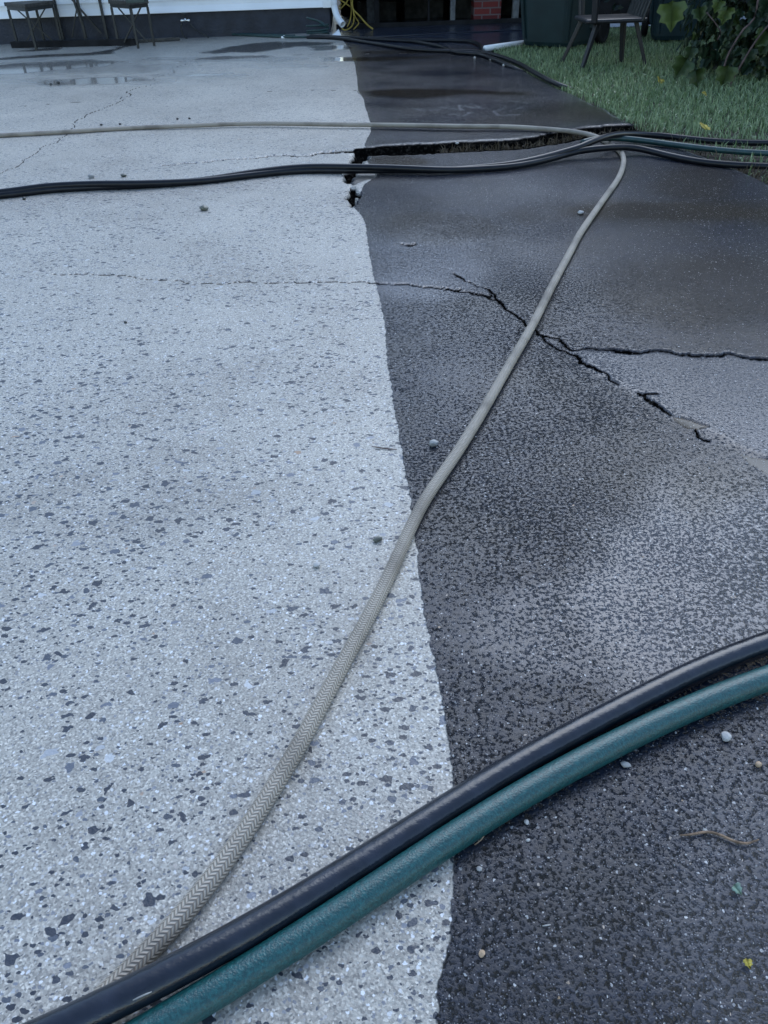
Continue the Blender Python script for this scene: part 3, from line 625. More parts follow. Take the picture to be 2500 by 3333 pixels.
# ------------------------------------------------------------------ garden stools and the folding table by the wall
def stool(lab, cornersT, hgt, name='garden_stool', cat='stool', diag=True, tray=False):
    L, N_, R_, Fa = [G(u, v, hgt) for u, v in cornersT]
    c = (L + R_ + N_ + Fa) / 4
    root = empty(name, (c.x, c.y, 0), lab, cat)
    inv = Matrix.Translation((-c.x, -c.y, 0))
    def part(mb, nm, mat, **k):
        o = mb.build(nm, mat, root, **k); o.matrix_parent_inverse = inv; return o
    P = [L, N_, R_, Fa]
    mb = MB(); th = .035; ex = [c + (p - c) * 1.12 for p in P]
    mb.add([(p.x, p.y, hgt) for p in ex] + [(p.x, p.y, hgt + th) for p in ex], [(3, 2, 1, 0), (4, 5, 6, 7), (0, 1, 5, 4), (1, 2, 6, 5), (2, 3, 7, 6), (3, 0, 4, 7)])
    part(mb, 'top', M_woodtop, bevel=.004)
    for p in P:
        mb = MB(); mb.bar((p.x, p.y, 0), (p.x, p.y, hgt - .031), .022); part(mb, 'leg', M_metal_d)
    mb = MB()
    for a, b in zip(P, P[1:] + P[:1]): mb.bar((a.x, a.y, hgt - .0155), (b.x, b.y, hgt - .0155), .02, .03)
    part(mb, 'frame', M_metal_d)
    if diag:
        mb = MB(); d1 = (R_ - L)
        for s, (a, b) in ((.012, (L.lerp(R_, .18), R_.lerp(L, .18))), (-.012, (R_.lerp(L, .18), L.lerp(R_, .18)))):
            sh = Vector((0, s, 0)); mb.bar(Vector((a.x, a.y, hgt - .035)) + sh, Vector((b.x, b.y, .03)) + sh, .012, .012)
        part(mb, 'cross_brace', M_metal_d)
    return root, c
stool('square slab topped stool left of the folding table by the foundation', [(24, 20), (84, 26), (171, 14), (114, 14)], .378)
stool('square slab topped stool right of the folding table, with a tray on it', [(360, 12), (424, 17), (478, 11), (420, 6)], .378)
tr = G(445, 3, .43); mb = MB(); mb.box((tr.x, tr.y, .431), (.19, .14, .028), None, .9)
tag(mb.build('tray', simple('grey_green_tray', (.06, .08, .07), .5, .4, .2), bevel=.006, origin=(tr.x, tr.y, .431)), 'small grey green tray lying on the right stool', 'tray')
# folding table: feet under the traced legs
fl, fr = G(209, 139), G(352, 134)
fc = (fl + fr) / 2 + Vector((0, -.02, 0))
tab = empty('folding_table', (fc.x, fc.y, 0), 'tall dark folding table with crossed legs between the two stools', 'table')
inv = Matrix.Translation((-fc.x, -fc.y, 0))
def tp_(mb, nm, mat, **k):
    o = mb.build(nm, mat, tab, **k); o.matrix_parent_inverse = inv; return o
fn = G(283, 142); ff = G(268, 131)
for p in (fl, fr, fn, ff):
    mb = MB(); mb.bar((p.x, p.y, 0), (p.x, p.y, .69), .026); tp_(mb, 'leg', M_metal_d)
mb = MB()
mb.bar((fl.x + .02, fl.y - .03, .66), (fr.x - .05, fr.y - .03, .08), .018); mb.bar((fr.x - .1, fr.y - .055, .66), (fl.x + .12, fl.y - .055, .05), .012)
mb.bar((fn.x - .07, fn.y - .02, .66), (fn.x + .0, fn.y - .02, .2), .022)
tp_(mb, 'cross_brace', M_metal_d)
mb = MB(); mb.box((fc.x, fc.y, .71), (.62, .46, .03)); tp_(mb, 'tabletop', M_woodtop, bevel=.004)
# pale stakes and a dry sprig against the wall under the left stool
def stick(name, a, b, r, mat, label, cat):
    mb = MB(); a, b = Vector(a), Vector(b); mb.tube([a, a.lerp(b, .5) + Vector((.004, 0, .003)), b], [r, r * .9, r * .7], 8)
    return tag(mb.build(name, mat, smooth=True, origin=a[:]), label, cat)
Y0 = WALL_Y - .1
a, b = G(124, 136), AT(114, 50, G(124, 136).y); stick('stake', a, b, .008, M_alum, 'thin white stake standing behind the left stool', 'stake')

# ------------------------------------------------------------------ porch on piers to the right of the house corner
pbase = G(1400, 84).y; px0 = corner.x + .02
porch = empty('porch', (2.0, pbase + 1, 0), 'dark raised porch on piers at the back of the yard', 'porch')
inv = Matrix.Translation((-2.0, -(pbase + 1), 0))
def pp(mb, nm, mat, **k):
    o = mb.build(nm, mat, porch, **k); o.matrix_parent_inverse = inv; return o
zt = .36
mb = MB()
for k in range(9):
    mb.box((px0 + 4.0, pbase + .2 + .15 + k * .27, .66), (8.0, .255, .04))
pp(mb, 'deck', M_dark)
mb = MB(); mb.box((px0 + 4.0, pbase + .2, .64 - .14), (8.0, .05, .27)); pp(mb, 'rim_joist', M_dark)
mb = MB(); mb.add([(px0 - .2, pbase - .2, 2.7), (px0 + 8.4, pbase - .2, 2.7), (px0 + 8.4, pbase + 3.2, 3.9), (px0 - .2, pbase + 3.2, 3.9), (px0 - .2, pbase - .2, 2.8), (px0 + 8.4, pbase - .2, 2.8), (px0 + 8.4, pbase + 3.2, 4.0), (px0 - .2, pbase + 3.2, 4.0)], [(3, 2, 1, 0), (4, 5, 6, 7), (0, 1, 5, 4), (1, 2, 6, 5), (2, 3, 7, 6), (3, 0, 4, 7)]); pp(mb, 'roof', M_shingle)  # unseen roof, added to keep low sky off the wet slab
for k in range(4):
    mb = MB(); mb.box((px0 + .4 + k * 2.4, pbase + .3, 1.7), (.1, .1, 2.03)); pp(mb, 'added_roof_post', M_dark)  # posts carrying the added roof
mb = MB(); mb.box((px0 + 4.0, pbase + 2.4, 1.5), (8.0, .1, 3.2)); pp(mb, 'back_wall', M_dark)
for (u, w, m) in ((1473, 16, M_grey), (1676, 20, M_grey), (1395, 5, M_dark), (1228, 16, M_dark)):
    p = AT(u, 82, pbase + .22); sc = w / 272.0
    mb = MB(); mb.box((p.x, pbase + .22 + .03, .18), (sc, .08, .5)); pp(mb, 'post', m, bevel=.004)
p0, p1 = AT(1541, 80, pbase + .3), AT(1628, 80, pbase + .3)
mb = MB(); mb.box(((p0.x + p1.x) / 2, pbase + .3 + .15, .2), (p1.x - p0.x, .3, .52)); o = pp(mb, 'brick_pier', M_brick); o['label'] = 'red brick pier'
p0, p1 = AT(1196, 80, pbase + .5), AT(1228, 80, pbase + .5)
mb = MB(); mb.box(((p0.x + p1.x) / 2, pbase + .6, .2), (p1.x - p0.x, .2, .52)); o = pp(mb, 'block_pier', simple('dim_block', (.06, .065, .07), .9, .2, .3, 15)); o['label'] = 'grey block pier'
mb = MB()
for k in range(4):
    mb.box((px0 + .5 + k * .62, pbase + 1.1 + .2 * (k % 2), .1), (.5, .3, .2 + .06 * (k % 3)))
pp(mb, 'rubble', simple('porch_rubble', (.03, .032, .033), .9, .2, .4, 12))
mb = MB(); mb.box((px0 + 4.0, pbase - .02 + .1, .015), (8.0, .06, .05)); pp(mb, 'sill', M_dark)
# yellow cord hanging at the house corner
yd = corner.y + .12
yc = empty('yellow_cord', (AT(1140, 60, yd).x, yd, .3), 'bundle of yellow cord hanging beside the white downspout', 'cord')
inv = Matrix.Translation(yc.location).inverted()
def yl(px, zy=0, r=.007):
    mb = MB(); mb.tube(spline([AT(u, v, yd + zy) for u, v in px], .015), r, 8)
    o = mb.build('strand', M_yellow, yc, smooth=True); o.matrix_parent_inverse = inv
yl([(1145, -60), (1143, 0), (1148, 28), (1170, 52), (1195, 80), (1214, 95)], 0, .009)
yl([(1138, -60), (1134, -6), (1122, 14), (1106, 30), (1104, 22), (1112, 12)], -.03)
yl([(1100, -4), (1120, 8), (1140, 22)], .02)
yl([(1146, -40), (1148, 20), (1152, 50), (1150, 76), (1138, 92), (1122, 98), (1112, 92)], -.05)
yl([(1143, 10), (1143, 45), (1138, 70), (1130, 88)], .03, .006)
yl([(1147, 30), (1158, 58), (1168, 74), (1158, 88), (1150, 96)], .05, .006)
yl([(1130, -50), (1140, -4), (1148, 24)], .04)
# white pipe edging the lawn
a, b = G(1578, 158, .022), G(1716, 138, .022)
mb = MB(); mb.tube([a, a.lerp(b, .5), b + (b - a) * .5], .024, 14)
tag(mb.build('white_pipe', M_white, smooth=True, origin=a[:]), 'white plastic pipe edging the far corner of the lawn', 'pipe')

# ------------------------------------------------------------------ wheeled bins
def cart(loc, rz, lab, mat, handle=True):
    root = empty('wheeled_bin', loc, lab, 'bin', 'wheeled bins on the grass', rz)
    def part(vs, fs, nm, mt, par=root, **k):
        mb = MB(); mb.add(vs, fs); return mb.build(nm, mt, par, **k)
    bw, bd, tw, td, h = .43, .42, .60, .66, .98
    # tapered body: rounded-rectangle rings, front rib panels pressed in
    mb = MB(); rings = []; n = 32
    for k, t in enumerate((0, .03, .3, .6, .9, .93, 1.0)):
        w = bw + (tw - bw) * t; d = bd + (td - bd) * t
        if t > .91: w += .03; d += .03
        if t == 0: w *= .96; d *= .96
        ring = []
        for i in range(n):
            a = 2 * PI * i / n; c, s_ = math.cos(a), math.sin(a); e = 7.0
            rr = (abs(c) ** e + abs(s_) ** e) ** (-1 / e)
            ring.append((c * rr * w / 2, s_ * rr * d / 2 - (d - bd) * .12, .015 + h * t))
        rings.append(ring)
    vs = [p for g in rings for p in g]; fs = [tuple(range(n))]
    for k in range(len(rings) - 1):
        for i in range(n): fs.append((k * n + i, k * n + (i + 1) % n, (k + 1) * n + (i + 1) % n, (k + 1) * n + i))
    fs.append(tuple(range((len(rings) - 1) * n, len(rings) * n)))
    o = part(vs, fs, 'body', mat, smooth=False, bevel=.004)
    mb = MB()
    for sx in (-1, 1):
        for t0, t1, x in ((.04, .88, .40),):
            x0_ = sx * (bw / 2 - .035); x1_ = sx * (tw / 2 - .055)
            mb.bar((x0_, -bd / 2 - .002, .06), (x1_, -bd / 2 - (td - bd) * .62 * .9 + .01, .87), .03, .018)
    mb.build('corner_rib', mat, root, bevel=.004)
    mb = MB()
    for sx in (-1, 1):
        for y0 in (-.10, .08):
            mb.bar((sx * (bw / 2 + .002), y0, .12), (sx * (tw / 2 - .012), y0 * 1.4, .88), .014, .05)
    mb.build('side_rib', mat, root, bevel=.003)
    mb = MB(); mb.box((0, -.03, 1.03), (tw + .05, td + .06, .045)); mb.box((0, -.03, 1.06), (tw - .08, td - .1, .03)); mb.build('lid', mat, root, bevel=.015)
    mb = MB(); mb.tube([(-tw / 2 + .05, td / 2 - .01, .97), (-tw / 2 + .05, td / 2 + .07, .99), (tw / 2 - .05, td / 2 + .07, .99), (tw / 2 - .05, td / 2 - .01, .97)], .016, 10); mb.build('handle', mat, root, smooth=True)
    mb = MB(); mb.tube([(-.27, bd / 2 - .0, .10), (.27, bd / 2 - .0, .10)], .012, 10); mb.build('axle', M_metal_d, root, smooth=True)
    for sx in (-1, 1):
        mb = MB(); prof = [(-.024, .06), (-.024, .086), (-.016, .098), (.016, .098), (.024, .086), (.024, .06)]; n2 = 28; V = []; Fx = []
        for i in range(n2):
            a = 2 * PI * i / n2
            for x, r_ in prof: V.append((sx * .262 + x, bd / 2 + r_ * math.cos(a), .10 + r_ * math.sin(a)))
        m_ = len(prof)
        for i in range(n2):
            for j in range(m_): Fx.append((i * m_ + j, i * m_ + (j + 1) % m_, ((i + 1) % n2) * m_ + (j + 1) % m_, ((i + 1) % n2) * m_ + j))
        mb.add(V, Fx); wh = mb.build('wheel', M_wheel, root, smooth=True)
        mb = MB(); mb.tube([(sx * .262 - .018, bd / 2, .10), (sx * .262 + .018, bd / 2, .10)], .0595, 20); mb.build('hub', M_wheel, wh)
    root.scale = (1.18, 1.18, 1.18)
    return root
pc = G(1700, 162); pd = G(1872, 160)
fdir = (pd - pc); yaw = math.atan2(fdir.y, fdir.x)
mid = (pc + pd) / 2
rzc = math.radians(-40)
ctr = mid + Vector((.13, .24, 0))
cart((ctr.x, ctr.y, 0), rzc, 'dark green wheeled bin behind the dark chair at the lawn corner', M_cart)
p = G(2215, 138); c2 = p + Vector((.05, .22, 0))
cart((c2.x, c2.y, 0), math.radians(-14), 'bluish green wheeled bin half hidden by the large leaved bush', M_cart2)

# ------------------------------------------------------------------ resin chair on the grass
q = [G(1895, 222), G(1828, 205), G(2022, 203), G(2100, 211)]     # feet
qt = [(1947, 66), (1893, 66), (2030, 66), (2070, 66)]
cc = sum(q, Vector()) / 4
chair = empty('garden_chair', (cc.x, cc.y, 0), 'dark charcoal resin garden chair with splayed legs on the grass', 'chair')
inv = Matrix.Translation((-cc.x, -cc.y, 0))
def cpart(mb, nm, mat=M_chair, **k):
    o = mb.build(nm, mat, chair, **k); o.matrix_parent_inverse = inv; return o
zs = .40; tops = []
for f, (u, v) in zip(q, qt):
    tpos = AT(u, v, f.y + (cc.y - f.y) * .25); tops.append(tpos)
    mb = MB(); d = tpos - f; Mx = d.to_track_quat('Z', 'Y').to_matrix()
    vs = []
    for t, w in ((0, .015), (.5, .018), (1, .021)):
        c = f + d * t; vs += [c + Mx @ Vector((sx * w, sy * w * .8, 0)) for sx, sy in ((-1, -1), (1, -1), (1, 1), (-1, 1))]
    fs = [(3, 2, 1, 0), (8, 9, 10, 11)]
    for k in (0, 4): fs += [(k + i, k + (i + 1) % 4, k + 4 + (i + 1) % 4, k + 4 + i) for i in range(4)]
    mb.add(vs, fs); cpart(mb, 'leg', bevel=.004)
zz = sum(t.z for t in tops) / 4
sc_ = sum((Vector((t.x, t.y, 0)) for t in tops), Vector()) / 4
mb = MB(); mb.box((sc_.x, sc_.y, zz + .01), (.46, .42, .03)); cpart(mb, 'seat', bevel=.012)
for sy in (-1, 1):
    mb = MB(); mb.bar((sc_.x - .17, sc_.y + sy * .21, zz), (sc_.x - .19, sc_.y + sy * .24, zz + .235), .045, .03); mb.bar((sc_.x - .24, sc_.y + sy * .24, zz + .25), (sc_.x + .26, sc_.y + sy * .24, zz + .25), .03, .05)
    cpart(mb, 'armrest', bevel=.008)
mb = MB()
for k in range(6): mb.bar((sc_.x + .19, sc_.y - .19 + k * .076, zz), (sc_.x + .33, sc_.y - .2 + k * .08, zz + .48), .066, .018)
mb.bar((sc_.x + .335, sc_.y - .24, zz + .49), (sc_.x + .335, sc_.y + .24, zz + .49), .03, .05); cpart(mb, 'backrest', M_metal_d, bevel=.006)

# ------------------------------------------------------------------ grass
LX = np.array(LAWN)
def blades(name, P, ln, wd_, mat, lean=.5, tint=None, tilt_dir=None):
    n = len(P); ang = rng.uniform(0, 2 * PI, n); l = ln * rng.uniform(.5, 1.3, n); w = wd_ * rng.uniform(.6, 1.3, n)
    le = np.abs(rng.normal(0, lean, n)).clip(0, 1.35); dx, dyy = np.cos(ang), np.sin(ang); fa = rng.uniform(0, 2 * PI, n); wx, wy = np.cos(fa) * w / 2, np.sin(fa) * w / 2
    V = np.zeros((n, 5, 3))
    for k, t in ((0, 0), (2, .55)):
        h = l * t * np.cos(le * t); o = l * t * np.sin(le * t)
        V[:, k] = np.stack([P[:, 0] + dx * o - wx * (1 - .25 * t), P[:, 1] + dyy * o - wy * (1 - .25 * t), P[:, 2] + h], 1)
        V[:, k + 1] = np.stack([P[:, 0] + dx * o + wx * (1 - .25 * t), P[:, 1] + dyy * o + wy * (1 - .25 * t), P[:, 2] + h], 1)
    le2 = le * 1.5; V[:, 4] = np.stack([P[:, 0] + dx * l * np.sin(le2), P[:, 1] + dyy * l * np.sin(le2), P[:, 2] + l * np.cos(le2).clip(.05)], 1)
    base = np.arange(n)[:, None] * 5
    T = np.concatenate([base + [0, 1, 3], base + [0, 3, 2], base + [2, 3, 4]], 0)
    ti = rng.random(n) ** 1.1 if tint is None else tint
    return np_mesh(name, V.reshape(-1, 3), T, mat, {'tint': np.repeat(ti, 5)}, smooth=False)
def sample_lawn(n):
    out = []
    while sum(map(len, out)) < n:
        y = rng.uniform(2.2, LX[:, 1].max(), 40000); x = rng.uniform(.8, 6.0, 40000)
        ok = inside(x, y, LX) & (x < .62 * y + .75)
        # thicker where it is nearer
        ok &= rng.random(40000) < np.clip(6.0 / y, .25, 1) ** 1.2
        out.append(np.stack([x[ok], y[ok]], 1))
    return np.concatenate(out)[:n]
gp = sample_lawn(85000)
near_edge = (gp[:, 0] < np.interp(gp[:, 1], EDGE_R[o_ := np.argsort(EDGE_R[:, 1]), 1], EDGE_R[o_, 0]) + .1) & (gp[:, 1] < 4.2)
u_, v_ = proj(np.c_[gp, np.zeros(len(gp))])
thin = (v_ > 425) & (rng.random(len(gp)) < .55)
hl = np.concatenate([SA[::3], SB[::3], SC[::3]])[:, :2]; hl = hl[hl[:, 0] > 1.0]
mind = np.full(len(gp), 9.0)
near_ = np.where(gp[:, 1] < 4.6)[0]
for q_ in np.array_split(near_, max(1, len(near_) // 4000)):
    mind[q_] = np.sqrt(((gp[q_][:, None, :] - hl[None]) ** 2).sum(2)).min(1)
thin = thin | (mind < .035)
gp = gp[~(near_edge & (rng.random(len(gp)) < .45)) & ~thin]
g = blades('grass', np.c_[gp, np.full(len(gp), -.014)], .047, .0055, M_grass, .55)
tag(g, 'short wet grass of the lawn', 'grass', kind='stuff')
# dead grass packed in the broken joint and on the bare lawn edge
wps = WIDE[(WIDE[:, 0] > G(1440, 484).x)]
dp = wps[rng.integers(0, len(wps), 500)] + rng.normal(0, .025, (500, 2))
ep = EDGE_R[rng.integers(0, len(EDGE_R), 900)] + np.abs(rng.normal(0, .05, (900, 2))) * [1, .3]
ep = ep[(ep[:, 1] < 4.6) & (ep[:, 1] > 2)]
dpts = np.concatenate([np.c_[dp, np.full(len(dp), -.025)], np.c_[ep, np.full(len(ep), -.012)]])
dg = blades('dead_grass', dpts, .05, .004, M_straw, 1.0); tag(dg, 'brown dead grass packed in the broken joint and along the lawn edge', 'dead grass', kind='stuff')

# ------------------------------------------------------------------ bush with large leaves
def leaf_set(C, N_, size, tint, droop=None, lob=True):
    """heart-shaped lobed leaves: centre C, facing N_, one folded mesh"""
    out = [(0, 0), (.22, .10), (.50, .08), (.62, .34), (.42, .50), (.50, .72), (.24, .80), (0, 1.15)]
    prof = [(x, y) for x, y in out]
    Vs, Ts, Ti = [], [], []; b = 0
    for c, nrm, s, ti in zip(C, N_, size, tint):
        nrm = Vector(nrm).normalized(); down = Vector((random.gauss(0, .35), random.gauss(0, .35), -1)); down = (down - nrm * down.dot(nrm))
        if down.length < .05: down = Vector((1, 0, 0)).cross(nrm)
        down.normalize(); sd_ = nrm.cross(down); c = Vector(c); curl = random.uniform(.05, .35); fold = random.uniform(.0, .3)
        mids = [(0, y) for _, y in prof]; pts = []
        for sgn in (0, -1, 1):
            for x, y in prof:
                xx = sgn * x * s; yy = (y - .2) * s
                pts.append(c + sd_ * xx + down * yy + nrm * (fold * abs(xx) - curl * s * y * y * .5 + random.gauss(0, .012) * s))
        Vs += [tuple(p) for p in pts]; n = len(prof)
        for sgn in (1, 2):
            for i in range(n - 1):
                a0, a1, e0, e1 = b + i, b + i + 1, b + sgn * n + i, b + sgn * n + i + 1
                Ts += [(a0, e0, e1), (a0, e1, a1)]
        Ti += [ti] * (3 * n); b += 3 * n
    return np.array(Vs), np.array(Ts), np.array(Ti)
bc = Vector((G(2480, 262).x + .45, G(2480, 262).y + .45, 0))
bush = empty('bush', bc, 'large leaved dark green bush with drooping stems at the right edge of the lawn', 'bush')
inv = Matrix.Translation(-bc)
n = 6500; C, Nn, sz, ti = [], [], [], []
while len(C) < n:
    zz = random.uniform(.05, 2.5); rmax = .66 + .16 * math.sin(min(1, zz / 1.6) * PI * .6); a = random.uniform(0, 2 * PI); r_ = rmax * math.sqrt(random.uniform(.25, 1))
    p = Vector((bc.x + r_ * math.cos(a) * 1.25, bc.y + r_ * math.sin(a), zz))
    nrm = Vector((math.cos(a), math.sin(a), random.uniform(-.1, .8)))
    C.append(p); Nn.append(nrm); s = random.uniform(.04, .09); sz.append(s)
    out_ = r_ / rmax; ti.append(max(0, random.gauss(.10, .10)) if random.random() < .86 else random.uniform(.3, .9))
# the pale leaves one can single out in the photograph
def near_leaf(u, v, dY, s, t):
    p = AT(u, v, bc.y - .62 + dY); C.append(p); Nn.append((-.3, -1, .2)); sz.append(s); ti.append(t)
for a in ((2188, 20, 0, .15, 1.0), (2232, 200, -.1, .12, .45), (2265, 235, -.12, .10, .4), (2368, 225, -.1, .12, .6), (2365, 30, -.05, .09, .9), (2342, 5, -.05, .07, .9), (2495, 110, -.05, .10, .5), (2275, 30, 0, .08, .4), (2250, 160, 0, .08, .25), (2440, 165, 0, .09, .1), (2420, 90, 0, .08, .2)): near_leaf(*a)
V, T, Ti = leaf_set(C, Nn, sz, ti)
o = np_mesh('foliage', V, T, M_leaf, {'tint': Ti}, bush, smooth=True); o.matrix_parent_inverse = inv
mb = MB()
for k in range(26):
    a = random.uniform(0, 2 * PI); r0 = random.uniform(0, .15); r1 = random.uniform(.35, .9); h = random.uniform(1.2, 2.4)
    mb.tube(spline([(bc.x + r0 * math.cos(a), bc.y + r0 * math.sin(a), -.01), (bc.x + (r0 + r1 * .35) * math.cos(a), bc.y + (r0 + r1 * .35) * math.sin(a), h * .5), (bc.x + (r0 + r1) * math.cos(a + .2), bc.y + (r0 + r1) * math.sin(a + .2), h)], .15), .008, 6)
def vine(px, dY, r=.006): mb.tube(spline([AT(u, v, bc.y - .66 + dY) for u, v in px], .08), r, 6)
vine([(2470, -20), (2455, 60), (2420, 95), (2385, 150), (2365, 190), (2345, 260)], 0); vine([(2520, 60), (2470, 120), (2430, 180), (2390, 250), (2370, 290)], -.05); vine([(2300, 40), (2345, 100), (2335, 130)], 0, .004)
o = mb.build('stems', M_stem, bush, smooth=True); o.matrix_parent_inverse = inv

# ------------------------------------------------------------------ hedge and trees behind
def leaf_cloud(name, n, fn, s0, s1, mat, parent=None, tmean=.3):
    P = np.array([fn() for _ in range(n)]); a = rng.normal(size=(n, 3)); a /= np.linalg.norm(a, axis=1)[:, None]; b = np.cross(a, rng.normal(size=(n, 3))); b /= np.linalg.norm(b, axis=1)[:, None]
    s = rng.uniform(s0, s1, n)[:, None]
    V = np.stack([P - a * s, P + b * s * .45, P + a * s, P - b * s * .45], 1)
    Q = np.arange(n * 4).reshape(n, 4)
    return np_mesh(name, V.reshape(-1, 3), Q, mat, {'tint': np.repeat(np.clip(rng.normal(tmean, .25, n), 0, 1), 4)}, parent, smooth=False)
hy = py + 1.35
hed = empty('hedge', (5.0, hy, 0), 'dark hedge beyond the path at the back of the lawn', 'hedge'); inv = Matrix.Translation((-5.0, -hy, 0))
def hp():
    x = random.uniform(2.35, 9.0); top = 3.6 + .3 * math.sin(x * 2.1) + .15 * math.sin(x * 5.3); z = top * random.random() ** .8
    y = hy + random.choice((-1, 1)) * .38 * random.random() ** .4
    return (x, y, max(.02, z))
o = leaf_cloud('foliage', 22000, hp, .03, .07, M_hedge, hed); o.matrix_parent_inverse = inv
mb = MB(); mb.box((5.7, hy, 1.7), (6.4, .5, 3.4)); o = mb.build('dark_core', M_dark, hed); o.matrix_parent_inverse = inv  # solid dark box added inside the leaves to make the hedge opaque

# ------------------------------------------------------------------ small things on the slab
def pebble_mesh(seed):
    r = random.Random(seed); bm = bmesh.new(); bmesh.ops.create_icosphere(bm, subdivisions=2, radius=1)
    ax = (r.uniform(.8, 1.2), r.uniform(.7, 1.0), r.uniform(.55, .75)); cuts = [Vector((r.gauss(0, 1), r.gauss(0, 1), r.gauss(0, 1))).normalized() for _ in range(9)]
    for v in bm.verts:
        for c_ in cuts:
            d = v.co.dot(c_) - .78
            if d > 0: v.co -= c_ * d
        v.co = Vector((v.co.x * ax[0], v.co.y * ax[1], v.co.z * ax[2])) * r.uniform(.95, 1.05)
    me = bpy.data.meshes.new('pebble'); bm.to_mesh(me); bm.free(); return me
PM = {'white': simple('white_pebble', (.46, .44, .41), .5, .4, .2, 90), 'tan': simple('tan_pebble', (.42, .29, .18), .5, .4, .3, 90), 'grey': simple('grey_pebble', (.32, .31, .29), .5, .5, .3, 90), 'dark': simple('dark_pebble', (.035, .037, .035), .4, .5, .4, 90), 'olive': simple('olive_pebble', (.11, .11, .085), .4, .5, .3, 90)}
def pebble(u, v, wpx, colr, label, k):
    p = G(u, v); dist = (p - CAMP).length; r = wpx / 2 * dist / F
    me = pebble_mesh(k); me.materials.append(PM[colr]); o = bpy.data.objects.new('pebble', me); COL.objects.link(o)
    o.scale = (r, r, r); o.rotation_euler = (0, 0, k * 1.7); o.location = (p.x, p.y, ground_h(p.x, p.y) + r * .5)
    tag(o, label, 'pebble', 'loose pebbles on the concrete')
PB = [(665, 686, 26, 'olive', 'greyish olive pebble alone on the pale concrete below the twin black hoses'), (298, 580, 20, 'grey', 'grey pebble just behind the twin black hoses, left of the other one'), (403, 576, 16, 'olive', 'smaller tan pebble just behind the twin black hoses'),
      (80, 650, 13, 'dark', 'dark square crumb in front of the twin black hoses near the left edge'), (46, 636, 10, 'dark', 'tiny dark crumb touching the twin black hoses at the left edge'), (939, 566, 15, 'dark', 'left dark crumb of three under the twin black hoses'), (993, 559, 14, 'dark', 'middle dark crumb of three under the twin black hoses'), (1060, 555, 14, 'dark', 'right dark crumb of three under the twin black hoses'),
      (330, 408, 9, 'dark', 'dark crumb left of a pair behind the beige hose on pale concrete'), (391, 406, 9, 'dark', 'dark crumb right of a pair behind the beige hose on pale concrete'), (578, 389, 9, 'dark', 'dark crumb behind the beige hose near the middle of the pale slab'), (617, 388, 8, 'dark', 'small dark crumb right of its twin behind the beige hose'), (190, 273, 12, 'dark', 'dark crumb by the shallow puddle in front of the stools'), (166, 276, 8, 'dark', 'tiny dark crumb left of the larger one by the puddle'),
      (1411, 1450, 38, 'grey', 'pale grey pebble on the dark concrete left of the beige hose'), (1230, 1764, 30, 'olive', 'brownish pebble on pale concrete close to the beige hose'), (1032, 1846, 28, 'white', 'cream pebble on pale concrete left of the beige hose'), (2363, 2402, 34, 'white', 'white pebble on the dark concrete below the green hose'), (2468, 2490, 22, 'tan', 'tan pebble near the right edge below the green hose'), (1568, 3108, 22, 'tan', 'orange tan pebble on the dark concrete at the bottom'),
      (1890, 696, 18, 'white', 'whitish pebble on the dark concrete right below the pair of hoses'), (409, 1050, 12, 'dark', 'tiny upright dark crumb on the pale concrete, mid left'), (2035, 2493, 28, 'grey', 'grey pebble half tucked against the green hose'), (1713, 2680, 16, 'white', 'small white pebble in the shadow of the green hose'), (1560, 2832, 18, 'grey', 'grey pebble beside the cleaning edge below the green hose'), (2295, 2705, 16, 'grey', 'grey pebble above the brown twig'), (1718, 2738, 13, 'white', 'white sliver pebble below the green hose'),
      (1545, 191, 9, 'white', 'white stone by the far black hose, left of three'), (1597, 198, 9, 'white', 'white stone by the far black hose, middle of three'), (1640, 216, 10, 'white', 'white stone by the far black hose, right of three'), (1488, 470, 12, 'white', 'pale stone at the lip of the broken joint'), (1470, 494, 14, 'white', 'pale stone lying in the broken joint')]
for k, a in enumerate(PB): pebble(*a, k)
gz = lambda u, v, z=.003: G(u, v, z)
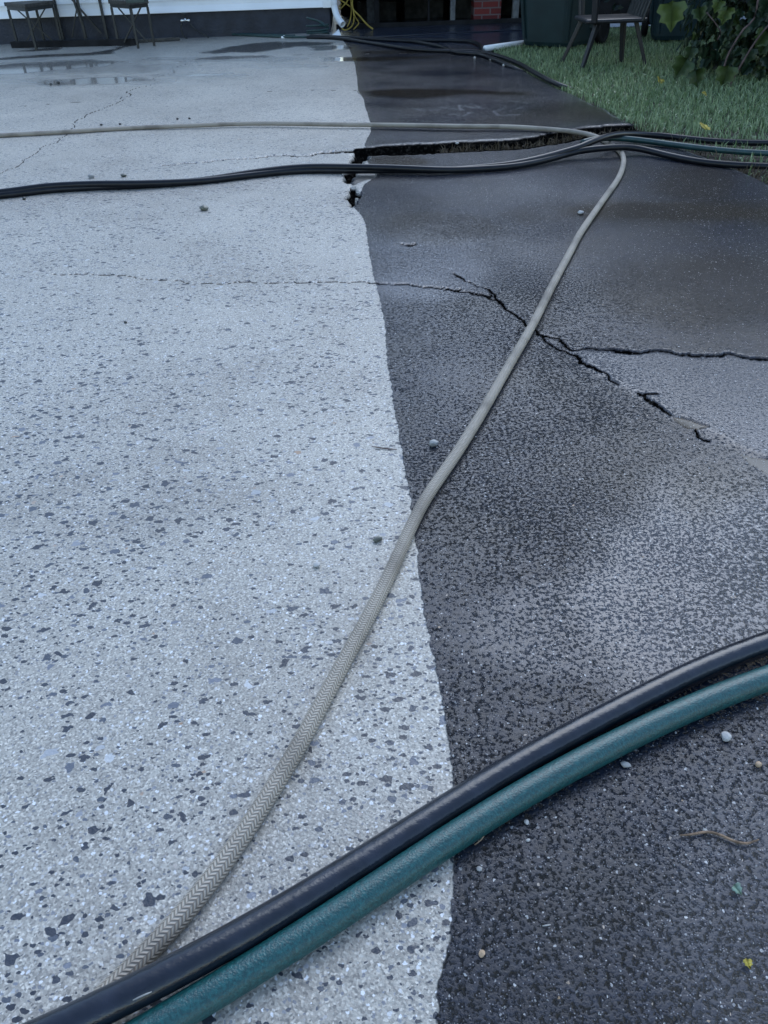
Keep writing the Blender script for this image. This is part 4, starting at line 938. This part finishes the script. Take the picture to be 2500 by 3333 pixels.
def strip(name, px, r, mat, label, cat, z=.003):
    P = spline([G(u, v, z) for u, v in px], .004); mb = MB(); n = len(P); mb.tube(P, [r * (1 - .5 * abs(2 * i / (n - 1) - 1) ** 3) for i in range(n)], 7)
    return tag(mb.build(name, mat, smooth=True, origin=P[0][:]), label, cat)
strip('twig', [(2213, 2719), (2250, 2716), (2300, 2708), (2340, 2716), (2390, 2738), (2430, 2745), (2470, 2733)], .0016, M_twig, 'curved brown twig on the dark wet concrete at lower right', 'twig')
strip('straw', [(1210, 1453), (1250, 1459), (1292, 1463)], .0012, M_stem, 'grey stalk on the cleaning edge beside the beige hose', 'straw')
strip('straw', [(1545, 2750), (1566, 2733), (1582, 2708)], .0008, PM['tan'], 'pale dry stalk beside the green hose at the cleaning edge', 'straw', .004)
strip('straw', [(1765, 3014), (1792, 3010)], .0008, PM['white'], 'tiny white stalk on dark concrete below the green hose', 'straw')
strip('straw', [(432, 3256), (462, 3242), (494, 3228)], .0008, PM['grey'], 'pale stalk stuck to the black hose at bottom left', 'straw', .0605)
def small_leaf(u, v, wpx, mat, tint, label, z=.004, tilt=.15):
    p = G(u, v, z); s = wpx * (p - CAMP).length / F
    V, T, Ti = leaf_set([(0, 0, 0)], [(tilt, -tilt, 1)], [s * .8], [tint]); o = np_mesh('leaf', V, T, mat, {'tint': Ti}); o.location = p
    sol = o.modifiers.new('t', 'SOLIDIFY'); sol.thickness = .0006
    return tag(o, label, 'leaf')
M_yl = simple('yellow_leaf', (.42, .33, .06), .5, .3, .3, 60); M_gl = simple('pale_leaf', (.18, .26, .2), .35, .5, .3, 60)
small_leaf(2392, 2885, 34, M_gl, .5, 'small pale green leaf on the wet concrete below the twig', .006)
small_leaf(2432, 3126, 26, M_yl, .5, 'small yellow leaf near the bottom right corner', .006)
small_leaf(2296, 418, 40, M_yl, .5, 'curled yellow leaf on the grass behind the black hose', .03, .5)
small_leaf(2148, 258, 30, M_yl, .5, 'upright brown and yellow leaf on the lawn below the chair', .03, .9)
small_leaf(2290, 300, 20, M_yl, .5, 'tiny yellow leaf on the lawn in front of the bush', .03, .4)
